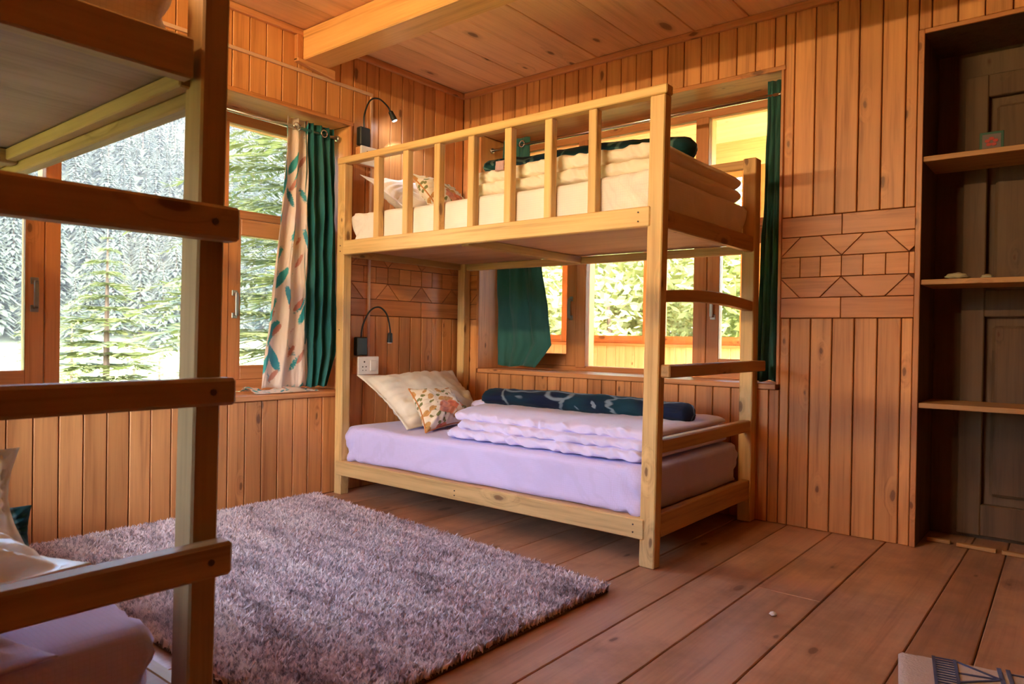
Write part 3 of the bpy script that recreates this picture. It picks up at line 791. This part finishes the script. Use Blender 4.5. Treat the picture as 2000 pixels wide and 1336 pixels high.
def roll(name, label, pts, rad, mat, seed, flat=1.0):
    mb = MB(); NU, NV = 80, 40; P_ = [Vector(p) for p in pts]
    def at(u):
        t = u*(len(P_)-1); i = min(int(t), len(P_)-2); return P_[i].lerp(P_[i+1], t-i)
    def f(u, v):
        c = at(u); a = 2*math.pi*v
        e = min(u, 1-u); k = min(1, e/.03)**.5
        r = rad*k*(1+.12*fbm((c.x*1.5+seed, 0, 0), 4)+.06*math.sin(3*a+c.x*6))
        r2_ = r+.006*fbm((c.x*3, math.cos(a), math.sin(a)+seed), 4)
        return (c.x, c.y+math.cos(a)*r2_*1.25, c.z+math.sin(a)*r2_*flat)
    mb.grid(f, NU, NV)
    return obj(name, mb, mat, None, 0, True, 1, .0001, label=label, category='blanket')
roll('blanket', 'rolled navy blanket with pale leaves on the lower lilac-lit duvet', [(.635, -.47, .540), (1.1, -.45, .555), (1.56, -.44, .545), (1.86, -.42, .535)], .055, NAVY, 2, .85)
roll('blanket', 'dark green-navy blanket laid on the upper cream duvet', [(.80, -.66, 1.745), (1.15, -.62, 1.735), (1.55, -.62, 1.735), (1.93, -.60, 1.705)], .060, NAVYG, 6, .80)
pillow('care_label', 'small white printed label hanging from the upper blanket', [(1.10, -.955, 1.645), (1.15, -.955, 1.645), (1.15, -.95, 1.69), (1.10, -.95, 1.69)], .003, plain('label_print', (.55, .35, .35), .6), 'label', 1, ears=0, n=6)

# ------------------------------------------------------------------ curtains
def curtain(name, label, P, t0f, t1f, z0, z1, folds, amp, mat, seed, uvs=1.0, nu=110, nv=60):
    """P(t, d, z) -> world; t0f/t1f(v) = side edges at height fraction v (0 bottom, 1 top)"""
    mb = MB()
    def f(u, v):
        t = t0f(v)+(t1f(v)-t0f(v))*u
        a = amp*(.55+.45*math.sin(math.pi*min(1, v*1.02)))
        ph = folds*2*math.pi*u+1.2*fbm((u*2+seed, v*1.5, 0), 1.6)+seed
        d = a*math.sin(ph)+.012*fbm((u*3, v*3, seed), 2, 3)
        z = z0+(z1-z0)*v+.006*math.sin(ph*.5)*(1-v)
        t += .006*math.cos(ph)
        return P(t, d, z)
    mb.grid(f, nu, nv)
    for k in mb.uv:
        u, v = mb.uv[k]; mb.uv[k] = (u*uvs, v*1.5)
    o = obj(name, mb, mat, None, 0, True, label=label, category='curtain')
    m = o.modifiers.new('thick', 'SOLIDIFY'); m.thickness = .0022
    return o
PA = lambda t, d, z: (-.085+d, t, z)
PB = lambda t, d, z: (t, .075+d, z)
lerp = lambda a, b, t: a+(b-a)*t
c1 = curtain('curtain', 'cream curtain with teal feather print gathered at the left window', PA, lambda v: lerp(-1.42, -1.285, min(1, v*1.15)) - .05*math.sin(math.pi*min(1, v*2))*0, lambda v: lerp(-1.12, -1.12, v), .585, 2.035, 2.6, .020, FEATHER, 1.0, .42)
# puddled hem on the sill
def hem(u, v):
    x = -.19+.17*v; y = -1.48+.38*u
    z = .566+.030*math.sin(v*math.pi)*(.6+.5*fbm((u*3, v*3, 1), 2))*(1-.3*u)+.018*math.sin(u*9+v*4)*math.sin(v*math.pi)*.6
    return (x, y, max(.5645, z))
mbh = MB(); mbh.grid(hem, 40, 20); hm_ = obj('hem', mbh, FEATHER, c1, 0, True)
c2 = curtain('curtain', 'dark teal-green curtain beside the feather-print one', PA, lambda v: lerp(-1.16, -1.165, v), lambda v: lerp(-.955, -.985, v)+.02*math.sin(math.pi*v)-.05*max(0, .12-v)/.12, .585, 2.03, 3.6, .022, GREEN, 2.2)
c3 = curtain('curtain', 'teal curtain edge at the far left of the left window', PA, lambda v: -2.84, lambda v: lerp(-2.56, -2.60, v), .60, 2.03, 4, .022, FEATHER, 3.0, .7)
c4 = curtain('curtain', 'wide green curtain hanging at the left of the back window', PB, lambda v: lerp(.275, .30, v)-.02*math.sin(math.pi*v), lambda v: (lerp(.56, .69, v/.10) if v < .10 else lerp(.69, .50, min(1, (v-.10)/.75))), .69, 2.135, 2.6, .014, GREENB, 4.4)
c5 = curtain('curtain', 'narrow green curtain drawn to the right side of the back window', PB, lambda v: lerp(1.955, 1.995, min(1, v*1.2)), lambda v: 2.068, .678, 2.160, 2.7, .017, GREENB, 5.1)
for o, t, zc, kx in ((c1, -1.235, 1.985, 0), (c2, -1.06, 1.985, 0), (c4, .455, 2.09, 1)):
    ring = [(-.060 if not kx else t+.019*math.cos(a), (t+.019*math.cos(a)) if not kx else .052, zc+.019*math.sin(a)) for a in np.linspace(0, 2*math.pi, 17)]
    obj('grommet', MB().tube(ring, .004, 6), CHROME, o, 0, True)
def rod(label, a, b, name='curtain_rod', brk=()):
    t = thing(name, label, 'curtain rod', a)
    part('rod', MB().tube([a, b], .011, 12), CHROME, t, 0, True)
    for e in (a, b):
        d = (Vector(e)-Vector(b if e is a else a)).normalized()
        part('end_cap', MB().tube([Vector(e), Vector(e)+d*.012, Vector(e)+d*.016], [.017, .017, .008], 12), STEEL, t, 0, True)
rod('chrome curtain rod across the left window', (-.085, -2.862, 1.985), (-.085, -.958, 1.985))
rod('chrome curtain rod across the back window, nearer the room', (.197, .075, 2.09), (2.06, .075, 2.09))

# ------------------------------------------------------------------ reading lamps, boxes, conduit
cond = thing('cable_conduit', 'beige cable conduit along the left wall, dropping to the reading lamps', 'conduit', (.006, -.79, 2.26))
part('run', B((.0, -2.9, 2.250), (.012, -.776, 2.268)), CONDUIT, cond, .002)
part('drop', B((.0, -.792, .72), (.012, -.776, 2.250)), CONDUIT, cond, .002)
def socket(z, label):
    t = thing('socket_box', label, 'socket', (.05, -.79, z))
    y0, y1 = -.905, -.755
    part('mounting_block', B((.013, y0+.004, z-.048), (.055, y1-.004, z+.048)), SILLY, t, .002)
    f = part('face_plate', B((.055, y0, z-.052), (.070, y1, z+.052)), WHITEP, t, .004)
    part('rocker_switch', B((.070, -.822, z-.030), (.075, -.775, z+.030)), WHITEP, t, .003)
    hm = MB()
    for dy, dz, r in ((0, .022, .005), (-.012, -.006, .004), (.012, -.006, .004), (-.011, -.026, .003), (.011, -.026, .003)):
        hm.tube([(.069, -.862+dy, z+dz), (.0712, -.862+dy, z+dz)], r, 8)
    part('socket_holes', hm, SCREWM, t)
    return t
socket(.700, 'white switched socket box on the wall above the lower pillow')
socket(1.885, 'white socket box at the wall behind the upper guard rail')
def lamp(z, pts, label, on):
    t = thing('reading_lamp', label, 'lamp', (.05, -.868, z))
    part('plug_body', B((.022, -.905, z), (.062, -.832, z+.105)), BLACK, t, .006)
    # smooth path
    P_ = [Vector(p) for p in pts]; out = []
    for i in range(len(P_)-1):
        p0 = P_[max(i-1, 0)]; p1 = P_[i]; p2 = P_[i+1]; p3 = P_[min(i+2, len(P_)-1)]
        for k in range(8):
            s = k/8; out.append(.5*((2*p1)+(-p0+p2)*s+(2*p0-5*p1+4*p2-p3)*s*s+(-p0+3*p1-3*p2+p3)*s**3))
    out.append(P_[-1]); d = (out[-1]-out[-3]).normalized()
    part('gooseneck', MB().tube(out, .0048, 8), BLACK, t, 0, True)
    e = out[-1]; L = .052
    part('lamp_head', MB().tube([e-d*.004, e, e+d*L, e+d*(L+.001)], [.008, .0135, .0175, .015], 14), BLACK, t, 0, False)
    part('lens', MB().tube([e+d*L, e+d*(L+.006)], [.0135, .010], 14), LED if on else WHITEP, t)
    if on:
        ld = bpy.data.lights.new('reading_lamp_led', 'SPOT'); lo = bpy.data.objects.new('reading_lamp_led', ld); COL.objects.link(lo)
        lo.location = e+d*(L+.01); lo.rotation_euler = (-d).to_track_quat('Z', 'Y').to_euler()
        ld.energy = .6; ld.spot_size = R(110); ld.color = (.85, .92, 1); ld.shadow_soft_size = .012
lamp(.757, [(.045, -.868, .862), (.05, -.860, .93), (.06, -.82, 1.01), (.075, -.765, 1.035), (.085, -.715, .995), (.088, -.692, .915), (.088, -.690, .885)], 'black gooseneck reading lamp, unlit, over the lower far bunk', False)
lamp(1.940, [(.045, -.868, 2.045), (.047, -.868, 2.12), (.055, -.835, 2.205), (.07, -.785, 2.225), (.085, -.735, 2.195), (.092, -.715, 2.165)], 'black gooseneck reading lamp, lit white, over the upper far bunk', True)

# ------------------------------------------------------------------ shag rug
def rug():
    rng = np.random.default_rng(3)
    Q = np.array([[.035, -2.56], [1.975, -2.56], [1.985, -1.35], [.05, -1.165]])
    root = thing('shag_rug', 'large lilac-grey shaggy rug on the floor between the bunks', 'rug', (1.0, -1.9, 0))
    part('backing', MB().prism([tuple(q) for q in Q], 'z', .001, .010), plain('rug_backing', (.10, .07, .05), .9), root, .002)
    N = 125000
    u = rng.random(N); v = rng.random(N)
    # denser on the rim
    p = (Q[0]*(1-u)[:, None]*(1-v)[:, None]+Q[1]*u[:, None]*(1-v)[:, None]+Q[2]*u[:, None]*v[:, None]+Q[3]*(1-u)[:, None]*v[:, None])
    ang = rng.random(N)*2*np.pi; lean = rng.random(N)*.018+.006; h = .024+rng.random(N)*.009
    # tuft clumping
    cl = np.array([noise.noise(Vector((a*62, b*62, 0))) for a, b in p]); cl2 = np.array([noise.noise(Vector((a*62+9, b*62, 5))) for a, b in p])
    h = h*(1+.25*cl)
    dx = np.cos(ang)*lean*.6+cl*.015; dy = np.sin(ang)*lean*.6+cl2*.015
    wd = .0024+rng.random(N)*.0013; wa = rng.random(N)*np.pi
    wx = np.cos(wa)*wd; wy = np.sin(wa)*wd
    z0 = np.full(N, .006)
    V = np.empty((N, 5, 3), np.float32)
    V[:, 0] = np.stack([p[:, 0]-wx, p[:, 1]-wy, z0], 1); V[:, 1] = np.stack([p[:, 0]+wx, p[:, 1]+wy, z0], 1)
    V[:, 2] = np.stack([p[:, 0]+wx+dx*.45, p[:, 1]+wy+dy*.45, z0+h*.65], 1); V[:, 3] = np.stack([p[:, 0]-wx+dx*.45, p[:, 1]-wy+dy*.45, z0+h*.65], 1)
    V[:, 4] = np.stack([p[:, 0]+dx*1.3, p[:, 1]+dy*1.3, z0+h], 1)
    V -= np.array([1.0, -1.9, 0], np.float32)
    me = bpy.data.meshes.new('pile'); b = (np.arange(N)*5)[:, None]
    quads = b+np.array([[0, 1, 2, 3]]); tris = b+np.array([[3, 2, 4]])
    loops = np.empty(N*7, np.int32); L = loops.reshape(N, 7); L[:, :4] = quads; L[:, 4:] = tris
    st = np.empty(N*2, np.int32); st[0::2] = np.arange(N)*7; st[1::2] = np.arange(N)*7+4
    me.vertices.add(N*5); me.vertices.foreach_set('co', V.ravel()); me.loops.add(N*7); me.loops.foreach_set('vertex_index', loops)
    me.polygons.add(N*2); me.polygons.foreach_set('loop_start', st)
    me.update(calc_edges=True)
    m, nt, bs = newmat('rug_yarn'); g = NG(nt); tc = g.n('TexCoord').outputs['Object']
    n1 = g.noise(g.mapping(tc, scale=(.45, 1.6, .2)), 5.5, 5, .65); n2 = g.noise(g.mapping(tc, scale=(1, 1, .1)), 70, 3)
    c = g.ramp(n1, [(.34, (.46, .36, .36)), (.47, (.86, .70, .69)), (.60, (.97, .86, .83))])
    c = g.mix(g.ramp(n2, [(.38, .75), (.52, 0)]), c, (.22, .17, .20))
    g.l(c, bs.inputs['Base Color']); bs.inputs['Roughness'].default_value = .95; bs.inputs['Sheen Weight'].default_value = .3
    put('pile', me, m, root, kind='stuff')
rug()

# small patterned rug
def small_rug():
    a = R(11); o = Vector((2.862, -1.238, 0)); ex = Vector((math.cos(a), math.sin(a), 0)); ey = Vector((math.sin(a), -math.cos(a), 0))
    root = thing('patterned_rug', 'small cream rug with navy line pattern at the lower right', 'rug', (3.2, -1.5, 0))
    P = lambda u, v, z: tuple(o+ex*u+ey*v+Vector((0, 0, z)))
    W_, L_ = 1.05, .62
    def top(u, v):
        e = min(u*W_, (1-u)*W_, v*L_, (1-v)*L_)
        return P(u*W_, v*L_, .003+.013*min(1, e/.015)**.5+.0016*fbm((u*40, v*30, 0), 1, 2))
    mb = MB(); mb.grid(top, 100, 60); k = len(mb.v); mb.grid(lambda u, v: P(u*W_, v*L_, .001), 1, 1)
    part('pile', mb, cloth('cream_rug_yarn', (.62, .52, .46), bump=1, nscale=160), root, 0, True)
    lines = MB()
    def seg(u0, v0, u1, v1, w=.006):
        d = Vector((u1-u0, v1-v0)).normalized(); q = Vector((-d.y, d.x))*w/2
        pts = [(u0+q.x, v0+q.y), (u1+q.x, v1+q.y), (u1-q.x, v1-q.y), (u0-q.x, v0-q.y)]
        i = len(lines.v); lines.v.extend([P(x, y, .0165) for x, y in pts]+[P(x, y, .0195) for x, y in pts])
        lines.f.extend([(i, i+1, i+2, i+3), (i+4, i+5, i+6, i+7)]+[(i+k, i+(k+1) % 4, i+4+(k+1) % 4, i+4+k) for k in range(4)])
    for u in (.085, .135): seg(u, .004, u, L_-.006, .008)
    v = .01
    while v < L_-.01: seg(.085, v, .135, v, .004); v += .016
    for k in range(4):
        a0, b0 = .135+.12*0, .15*k+.01
        seg(.135, b0, .235, b0+.07, .006); seg(.235, b0+.07, .135, b0+.07+.01, .006); seg(.135, b0+.14, .235, b0+.07, .006)
    for u in (.235, .255): seg(u, .004, u, L_-.006, .010)
    for k in range(7): seg(.255, .03+.09*k, .345, .03+.09*k, .005)
    for u in (.345, .365): seg(u, .004, u, L_-.006, .008)
    for k in range(6): seg(.365, .02+.1*k, .50, .07+.1*k, .006); seg(.365, .12+.1*k if k < 5 else .6, .50, .07+.1*k, .006)
    for u in (.50, .55): seg(u, .004, u, L_-.006, .008)
    for k in range(6): seg(.55, .02+.1*k, .66, .02+.1*k, .005)
    part('line_pattern', lines, cloth('navy_yarn', (.06, .07, .16)), root)
small_rug()

# ------------------------------------------------------------------ small things
def pebble(name, label, cat, c, r, mat, seed, sq=(1, 1, .6)):
    bm = bmesh.new(); bmesh.ops.create_icosphere(bm, subdivisions=3, radius=1)
    for v in bm.verts:
        k = 1+.35*noise.noise(v.co*2.2+Vector((seed, 0, 0)))
        v.co = Vector((v.co.x*sq[0], v.co.y*sq[1], max(v.co.z, -.75)*sq[2]))*k*r
    zmin = min(v.co.z for v in bm.verts)
    for v in bm.verts: v.co += Vector((c[0], c[1], c[2]-zmin))
    me = bpy.data.meshes.new(name); bm.to_mesh(me); bm.free()
    for p in me.polygons: p.use_smooth = True
    return put(name, me, mat, None, label=label, category=cat)
WHT = plain('crumpled_paper', (.72, .68, .66), .8); SHELLM = plain('pale_shell', (.42, .36, .22), .6)
pebble('paper_crumb', 'tiny white crumb of paper on the bare floorboards', 'crumb', (2.493, -1.185, .0005), .011, WHT, 3)
pebble('crumpled_wrapper', 'crumpled pale wrapper on the middle shelf board, nearer the wall edge', 'wrapper', (2.815, .07, 1.151), .030, SHELLM, 5, (1.4, .9, .5))
pebble('crumpled_scrap', 'smaller pale scrap on the middle shelf board, to the right', 'scrap', (2.92, .10, 1.151), .018, SHELLM, 9, (1.2, .9, .6))
fr = thing('picture_card', 'small green-edged card with a red flower standing on the upper shelf board', 'card', (2.9275, .083, 1.6775))
part('card', B((2.885, .08, 1.6775), (2.970, .087, 1.762)), plain('green_card', (.02, .09, .05), .6), fr, .001)
part('picture', B((2.895, .0785, 1.688), (2.960, .0805, 1.752)), plain('picture_ground', (.16, .11, .10), .6), fr)
fl = MB()
for k in range(5):
    a = k*2*math.pi/5+.3; cx, cz = 2.9275+.015*math.cos(a), 1.720+.013*math.sin(a)
    fl.prism([(cx+.009*math.cos(b+a)*1.1, cz+.007*math.sin(b+a)) for b in np.linspace(0, 2*math.pi, 9)[:-1]], 'y', .0765, .0787)
part('flower', fl, plain('red_flower', (.42, .03, .015), .6), fr)
for i, (x0, x1, y, r) in enumerate(((2.71, 2.80, .16, .03), (2.825, 2.97, .14, -.05), (2.99, 3.28, .13, -.02))):
    o = obj('wood_offcut', B((-(x1-x0)/2, -.012, 0), ((x1-x0)/2, .012, .016)), SHELFX, None, .002, label=('shortest', 'middle', 'longest')[i]+' pale wood offcut lying at the foot of the shelf recess', category='offcut')
    o.location = ((x0+x1)/2, y, .0015); o.rotation_euler.z = r

# ------------------------------------------------------------------ outdoors
GZ = -1.6
def ground():
    mb = MB(); mb.grid(lambda u, v: (-130+u*200, -110+v*220, GZ-.1+.35*fbm((u*8, v*8, 0), 1, 2)*(1 if abs(u-.66) > .05 else .2)), 60, 60)
    o = obj('meadow', mb, GRASS, None, 0, True, label='sunlit green meadow outside below the windows', category='meadow', kind='stuff')
ground()
def hz(x, y):
    d = max(0, -82-x); return GZ+d*.62+2.5*fbm((x*.03, y*.03, 0), 1, 3)*min(1, d/12) - max(0, d-95)*.50
def hill():
    mb = MB(); mb.grid(lambda u, v: (-78-u*190, -130+v*330, hz(-78-u*190, -130+v*330)-.4), 60, 80)
    obj('hillside', mb, HILL, None, 0, True, label='steep forested hillside rising beyond the meadow', category='hillside')
hill()
structure('trim_6', B((-D-.085, YF-.1, GZ-.4), (XR+.1, VY+.1, -.15)), plain('stone_plinth', (.3, .28, .25), .9))

def conifer_mesh(name, h, whorls, per, seed, sub, spread=.20, open_=False):
    rng = random.Random(seed); mb = MB(); mt = []
    mb.tube([(0, 0, 0), (0, 0, h*.5), (0, 0, h)], [h*.012+.03, h*.008+.02, .008], 6)
    ntr = len(mb.f)
    for i in range(whorls):
        f = (i+.5)/whorls; z = h*(.06+.93*f); L = h*spread*(1-f)**.8*(1+.25*rng.uniform(-1, 1))+.04*h*.4
        for k in range(per):
            a = 2*math.pi*(k+rng.random())/per+i*1.3; l = L*rng.uniform(.7, 1.15)
            dz = -l*(rng.uniform(.10, .35) if sub else rng.uniform(.22, .55)); ca, sa = math.cos(a), math.sin(a)
            P0 = Vector((0, 0, z)); P1 = Vector((ca*l*.55, sa*l*.55, z+dz*.25+.05*l)); P2 = Vector((ca*l, sa*l, z+dz))
            side = Vector((-sa, ca, 0))
            if sub == 0:
                w = l*.17
                for (A, Bq, wa, wb) in ((P0, P1, w*.3, w), (P1, P2, w, .0)):
                    i0 = len(mb.v); dr = Vector((0, 0, -w*.35))
                    mb.v += [tuple(A-side*wa+dr), tuple(A), tuple(A+side*wa+dr), tuple(Bq-side*wb+dr), tuple(Bq), tuple(Bq+side*wb+dr)]
                    mb.f += [(i0, i0+1, i0+4, i0+3), (i0+1, i0+2, i0+5, i0+4)]
            else:
                # bare twig with many needle sprays
                n_ = sub
                i0 = len(mb.v); t_ = .010
                mb.v += [tuple(P0+Vector((0, 0, t_))), tuple(P0-Vector((0, 0, t_))), tuple(P2)]; mb.f.append((i0, i0+1, i0+2))
                for j in range(n_):
                    s = (j+1)/n_; c = P0.lerp(P1, s/.55) if s < .55 else P1.lerp(P2, (s-.55)/.45)
                    for sg in (-1, 1):
                        tl = l*(.30 if sub < 30 else .20)*(1-abs(s-.5)*.9)*rng.uniform(.6, 1.2)
                        tip = c+side*sg*tl+Vector((ca, sa, 0))*tl*.6+Vector((0, 0, rng.uniform(-.35, .12)*tl))
                        wv = Vector((ca, sa, rng.uniform(-.4, .4)))*tl*(.17 if sub < 30 else .10)
                        i0 = len(mb.v); mid = (c+tip)/2
                        mb.v += [tuple(c), tuple(mid+wv), tuple(tip), tuple(mid-wv)]; mb.f.append((i0, i0+1, i0+2, i0+3))
    me = mb_mesh_fast(name, mb, ntr)
    return me
def mb_mesh_fast(name, mb, ntr, mats=None):
    me = bpy.data.meshes.new(name); me.from_pydata(mb.v, [], mb.f); me.update()
    me.materials.append(BARK); me.materials.append(mats or NEEDLE)
    idx = np.ones(len(mb.f), np.int32); idx[:ntr] = 0; me.polygons.foreach_set('material_index', idx)
    return me
def tree(name, label, cat, meshes, loc, rz=0, sc=1.0, group=None):
    o = bpy.data.objects.new(name, meshes); COL.objects.link(o); o.location = loc; o.rotation_euler.z = rz; o.scale = (sc, sc, sc)
    o['label'] = label; o['category'] = cat
    if group: o['group'] = group
    return o
far = [conifer_mesh('spruce', 10.5, 30, 11, s, 0, .18) for s in (1, 2, 3, 4)]
rng = random.Random(5); cnt = 0; spots = []
sp = 3.7
xx = -84
while xx > -225:
    yv = -75+rng.uniform(0, sp)
    while yv < 150:
        px, py = xx+rng.uniform(-1.4, 1.4), yv+rng.uniform(-1.4, 1.4)
        spots.append((px, py)); yv += sp
    xx -= sp
# visible ones from the room: direction through the left window
def vis(px, py):
    ang = math.degrees(math.atan2(py+3.5, -(px-3.28))); return 4 < ang < 36
vs = sorted([s for s in spots if vis(*s)], key=lambda s: -s[0]); vset = vs[:290]; rest = vs[290:]+[s for s in spots if not vis(*s) and rng.random() < .55]
for px, py in vset:
    tree('spruce_tree', 'dark spruce among many alike on the lower hillside outside the left window', 'tree', far[rng.randrange(4)], (px, py, hz(px, py)-.3), rng.random()*6, rng.uniform(.6, 1.15), 'spruces on the lower hillside')
low = [conifer_mesh('spruce_low', 10.5, 15, 6, s, 0, .18) for s in (11, 12)]
tv = []; tf = []; VV = [np.array([v.co[:] for v in m.vertices], np.float32) for m in low]; FF = [[tuple(p.vertices) for p in m.polygons] for m in low]
MI = [np.array([p.material_index for p in m.polygons]) for m in low]
off = 0; mi = []
for px, py in rest:
    k = rng.randrange(2); a = rng.random()*6; s = rng.uniform(.6, 1.15); c_, s_ = math.cos(a)*s, math.sin(a)*s
    v = VV[k]; q = np.stack([v[:, 0]*c_-v[:, 1]*s_+px, v[:, 0]*s_+v[:, 1]*c_+py, v[:, 2]*s+hz(px, py)-.3], 1)
    tv.append(q); tf += [tuple(i+off for i in f) for f in FF[k]]; off += len(v); mi.append(MI[k])
me = bpy.data.meshes.new('spruce_forest'); me.from_pydata(np.concatenate(tv).tolist(), [], tf); me.materials.append(BARK); me.materials.append(NEEDLE)
me.polygons.foreach_set('material_index', np.concatenate(mi).astype(np.int32))
put('spruce_forest', me, None, None, label='dense spruce forest covering the rest of the hillside', category='forest', kind='stuff')

hzm = bpy.data.materials.new('valley_haze'); hzm.use_nodes = True; _nt = hzm.node_tree; _nt.nodes.remove(_nt.nodes['Principled BSDF'])
_vs = _nt.nodes.new('ShaderNodeVolumeScatter'); _vs.inputs['Density'].default_value = HAZE; _vs.inputs['Color'].default_value = (.90, .94, 1, 1); _vs.inputs['Anisotropy'].default_value = .2
_nt.links.new(_vs.outputs[0], _nt.nodes['Material Output'].inputs['Volume'])
obj('valley_haze', B((-265, -125, GZ-3), (-20, 195, 115)), hzm, None, 0, label='thin bluish haze hanging over the valley and the hillside', category='haze', kind='stuff')

near1 = conifer_mesh('young_spruce', 4.3, 19, 8, 21, 24, .30)
near1.materials[1] = NEEDLEN
near2 = conifer_mesh('big_spruce', 8.5, 30, 10, 22, 40, .27); near2.materials[1] = NEEDLEN
near3 = conifer_mesh('small_spruce', 2.4, 13, 7, 23, 10, .30); near3.materials[1] = NEEDLEN
def split_tree(name, label, m, loc, rz, sc, group=None):
    t = thing(name, label, 'tree', loc, group); t.rotation_euler.z = rz; t.scale = (sc, sc, sc)
    if m.name not in SPL:
        out = []
        for mi_, nm in ((0, 'trunk'), (1, 'foliage')):
            fs_ = [tuple(p.vertices) for p in m.polygons if p.material_index == mi_]
            ids = sorted({i for f in fs_ for i in f}); mp = {a: b for b, a in enumerate(ids)}
            q = bpy.data.meshes.new(nm); q.from_pydata([m.vertices[i].co[:] for i in ids], [], [tuple(mp[i] for i in f) for f in fs_]); q.materials.append(m.materials[mi_]); out.append((nm, q))
        SPL[m.name] = out
    for nm, q in SPL[m.name]: put(nm, q, None, t)
    return t
SPL = {}
def bush_mesh(name, r, n, seed):
    rng = random.Random(seed); mb = MB()
    mb.tube([(0, 0, 0), (.05, 0, r*.9), (0, .05, r*1.6)], [.07, .05, .02], 6)
    for k in range(5):
        a = k*1.26; mb.tube([(0, 0, r*.6), (math.cos(a)*r*.5, math.sin(a)*r*.5, r*1.4)], [.03, .008], 5)
    nt_ = len(mb.f); cl = [Vector((rng.gauss(0, .5), rng.gauss(0, .5), rng.uniform(.5, 2.1)))*r for _ in range(26)]
    for i in range(n):
        c = rng.choice(cl); p = c+Vector((rng.gauss(0, 1), rng.gauss(0, 1), rng.gauss(0, 1))).normalized()*r*.36*rng.random()**.4
        a = Vector((rng.gauss(0, 1), rng.gauss(0, 1), rng.gauss(0, .6))).normalized(); b = a.orthogonal().normalized(); s = .065*rng.uniform(.6, 1.3)
        i0 = len(mb.v); mb.v += [tuple(p-a*s), tuple(p+b*s*.5), tuple(p+a*s), tuple(p-b*s*.5)]; mb.f.append((i0, i0+1, i0+2, i0+3))
    return mb_mesh_fast(name, mb, nt_, LEAF)
split_tree('spruce_tree', 'young fresh-green spruce standing alone in the middle of the left window', near1, (-10.66, 2.02, GZ), 0, 1.0)
split_tree('spruce_tree', 'tall spruce close outside, right of the left window behind the curtain', near2, (-5.82, 2.58, GZ), 1, 1.0)
for i, (px, py, s, lb) in enumerate(((-13.94, 4.5, .9, 'small spruce beside the foreground post, right of the young spruce'), (-19.63, 3.61, 1.5, 'spruce seen in the far left casement'), (-20.58, 6.78, 1.0, 'smaller spruce behind the young spruce'), (-10.85, 3.98, 1.0, 'small spruce hidden mostly by the foreground post'), (-24.97, 6.53, 1.2, 'distant small spruce left of the young spruce'))):
    split_tree('spruce_tree', lb, near3, (px, py, GZ), i*1.1, s)
bsh = [bush_mesh('leafy_tree', 1.6, 7000, s) for s in (1, 2)]
LT = ['leafy tree outside, second from the left through the back window', 'leafy tree nearest the veranda, in the middle pane of the back window', 'leafy tree close to the veranda, right of the middle in the back window', 'taller leafy tree behind the nearer ones, left part of the back window', 'taller leafy tree behind the nearer ones, middle of the back window', 'leafy tree at the far right beyond the veranda', 'leafy tree farther off at the left beyond the veranda', 'leftmost leafy tree beyond the veranda']
for i, (x, y, s) in enumerate(((-3.6, 5.4, 1.0), (-1.9, 5.0, 1.15), (-.4, 5.6, .95), (-3.0, 7.6, 1.35), (-.9, 8.0, 1.4), (1.2, 6.6, 1.2), (-5.4, 7.0, 1.3), (-6.6, 4.6, 1.1))):
    split_tree('leafy_tree', LT[i], bsh[i % 2], (x, y, GZ), i*.9, s, 'leafy trees beyond the veranda')
print('TRIS', sum(len(o.data.polygons) for o in SC.objects if o.type == 'MESH'))
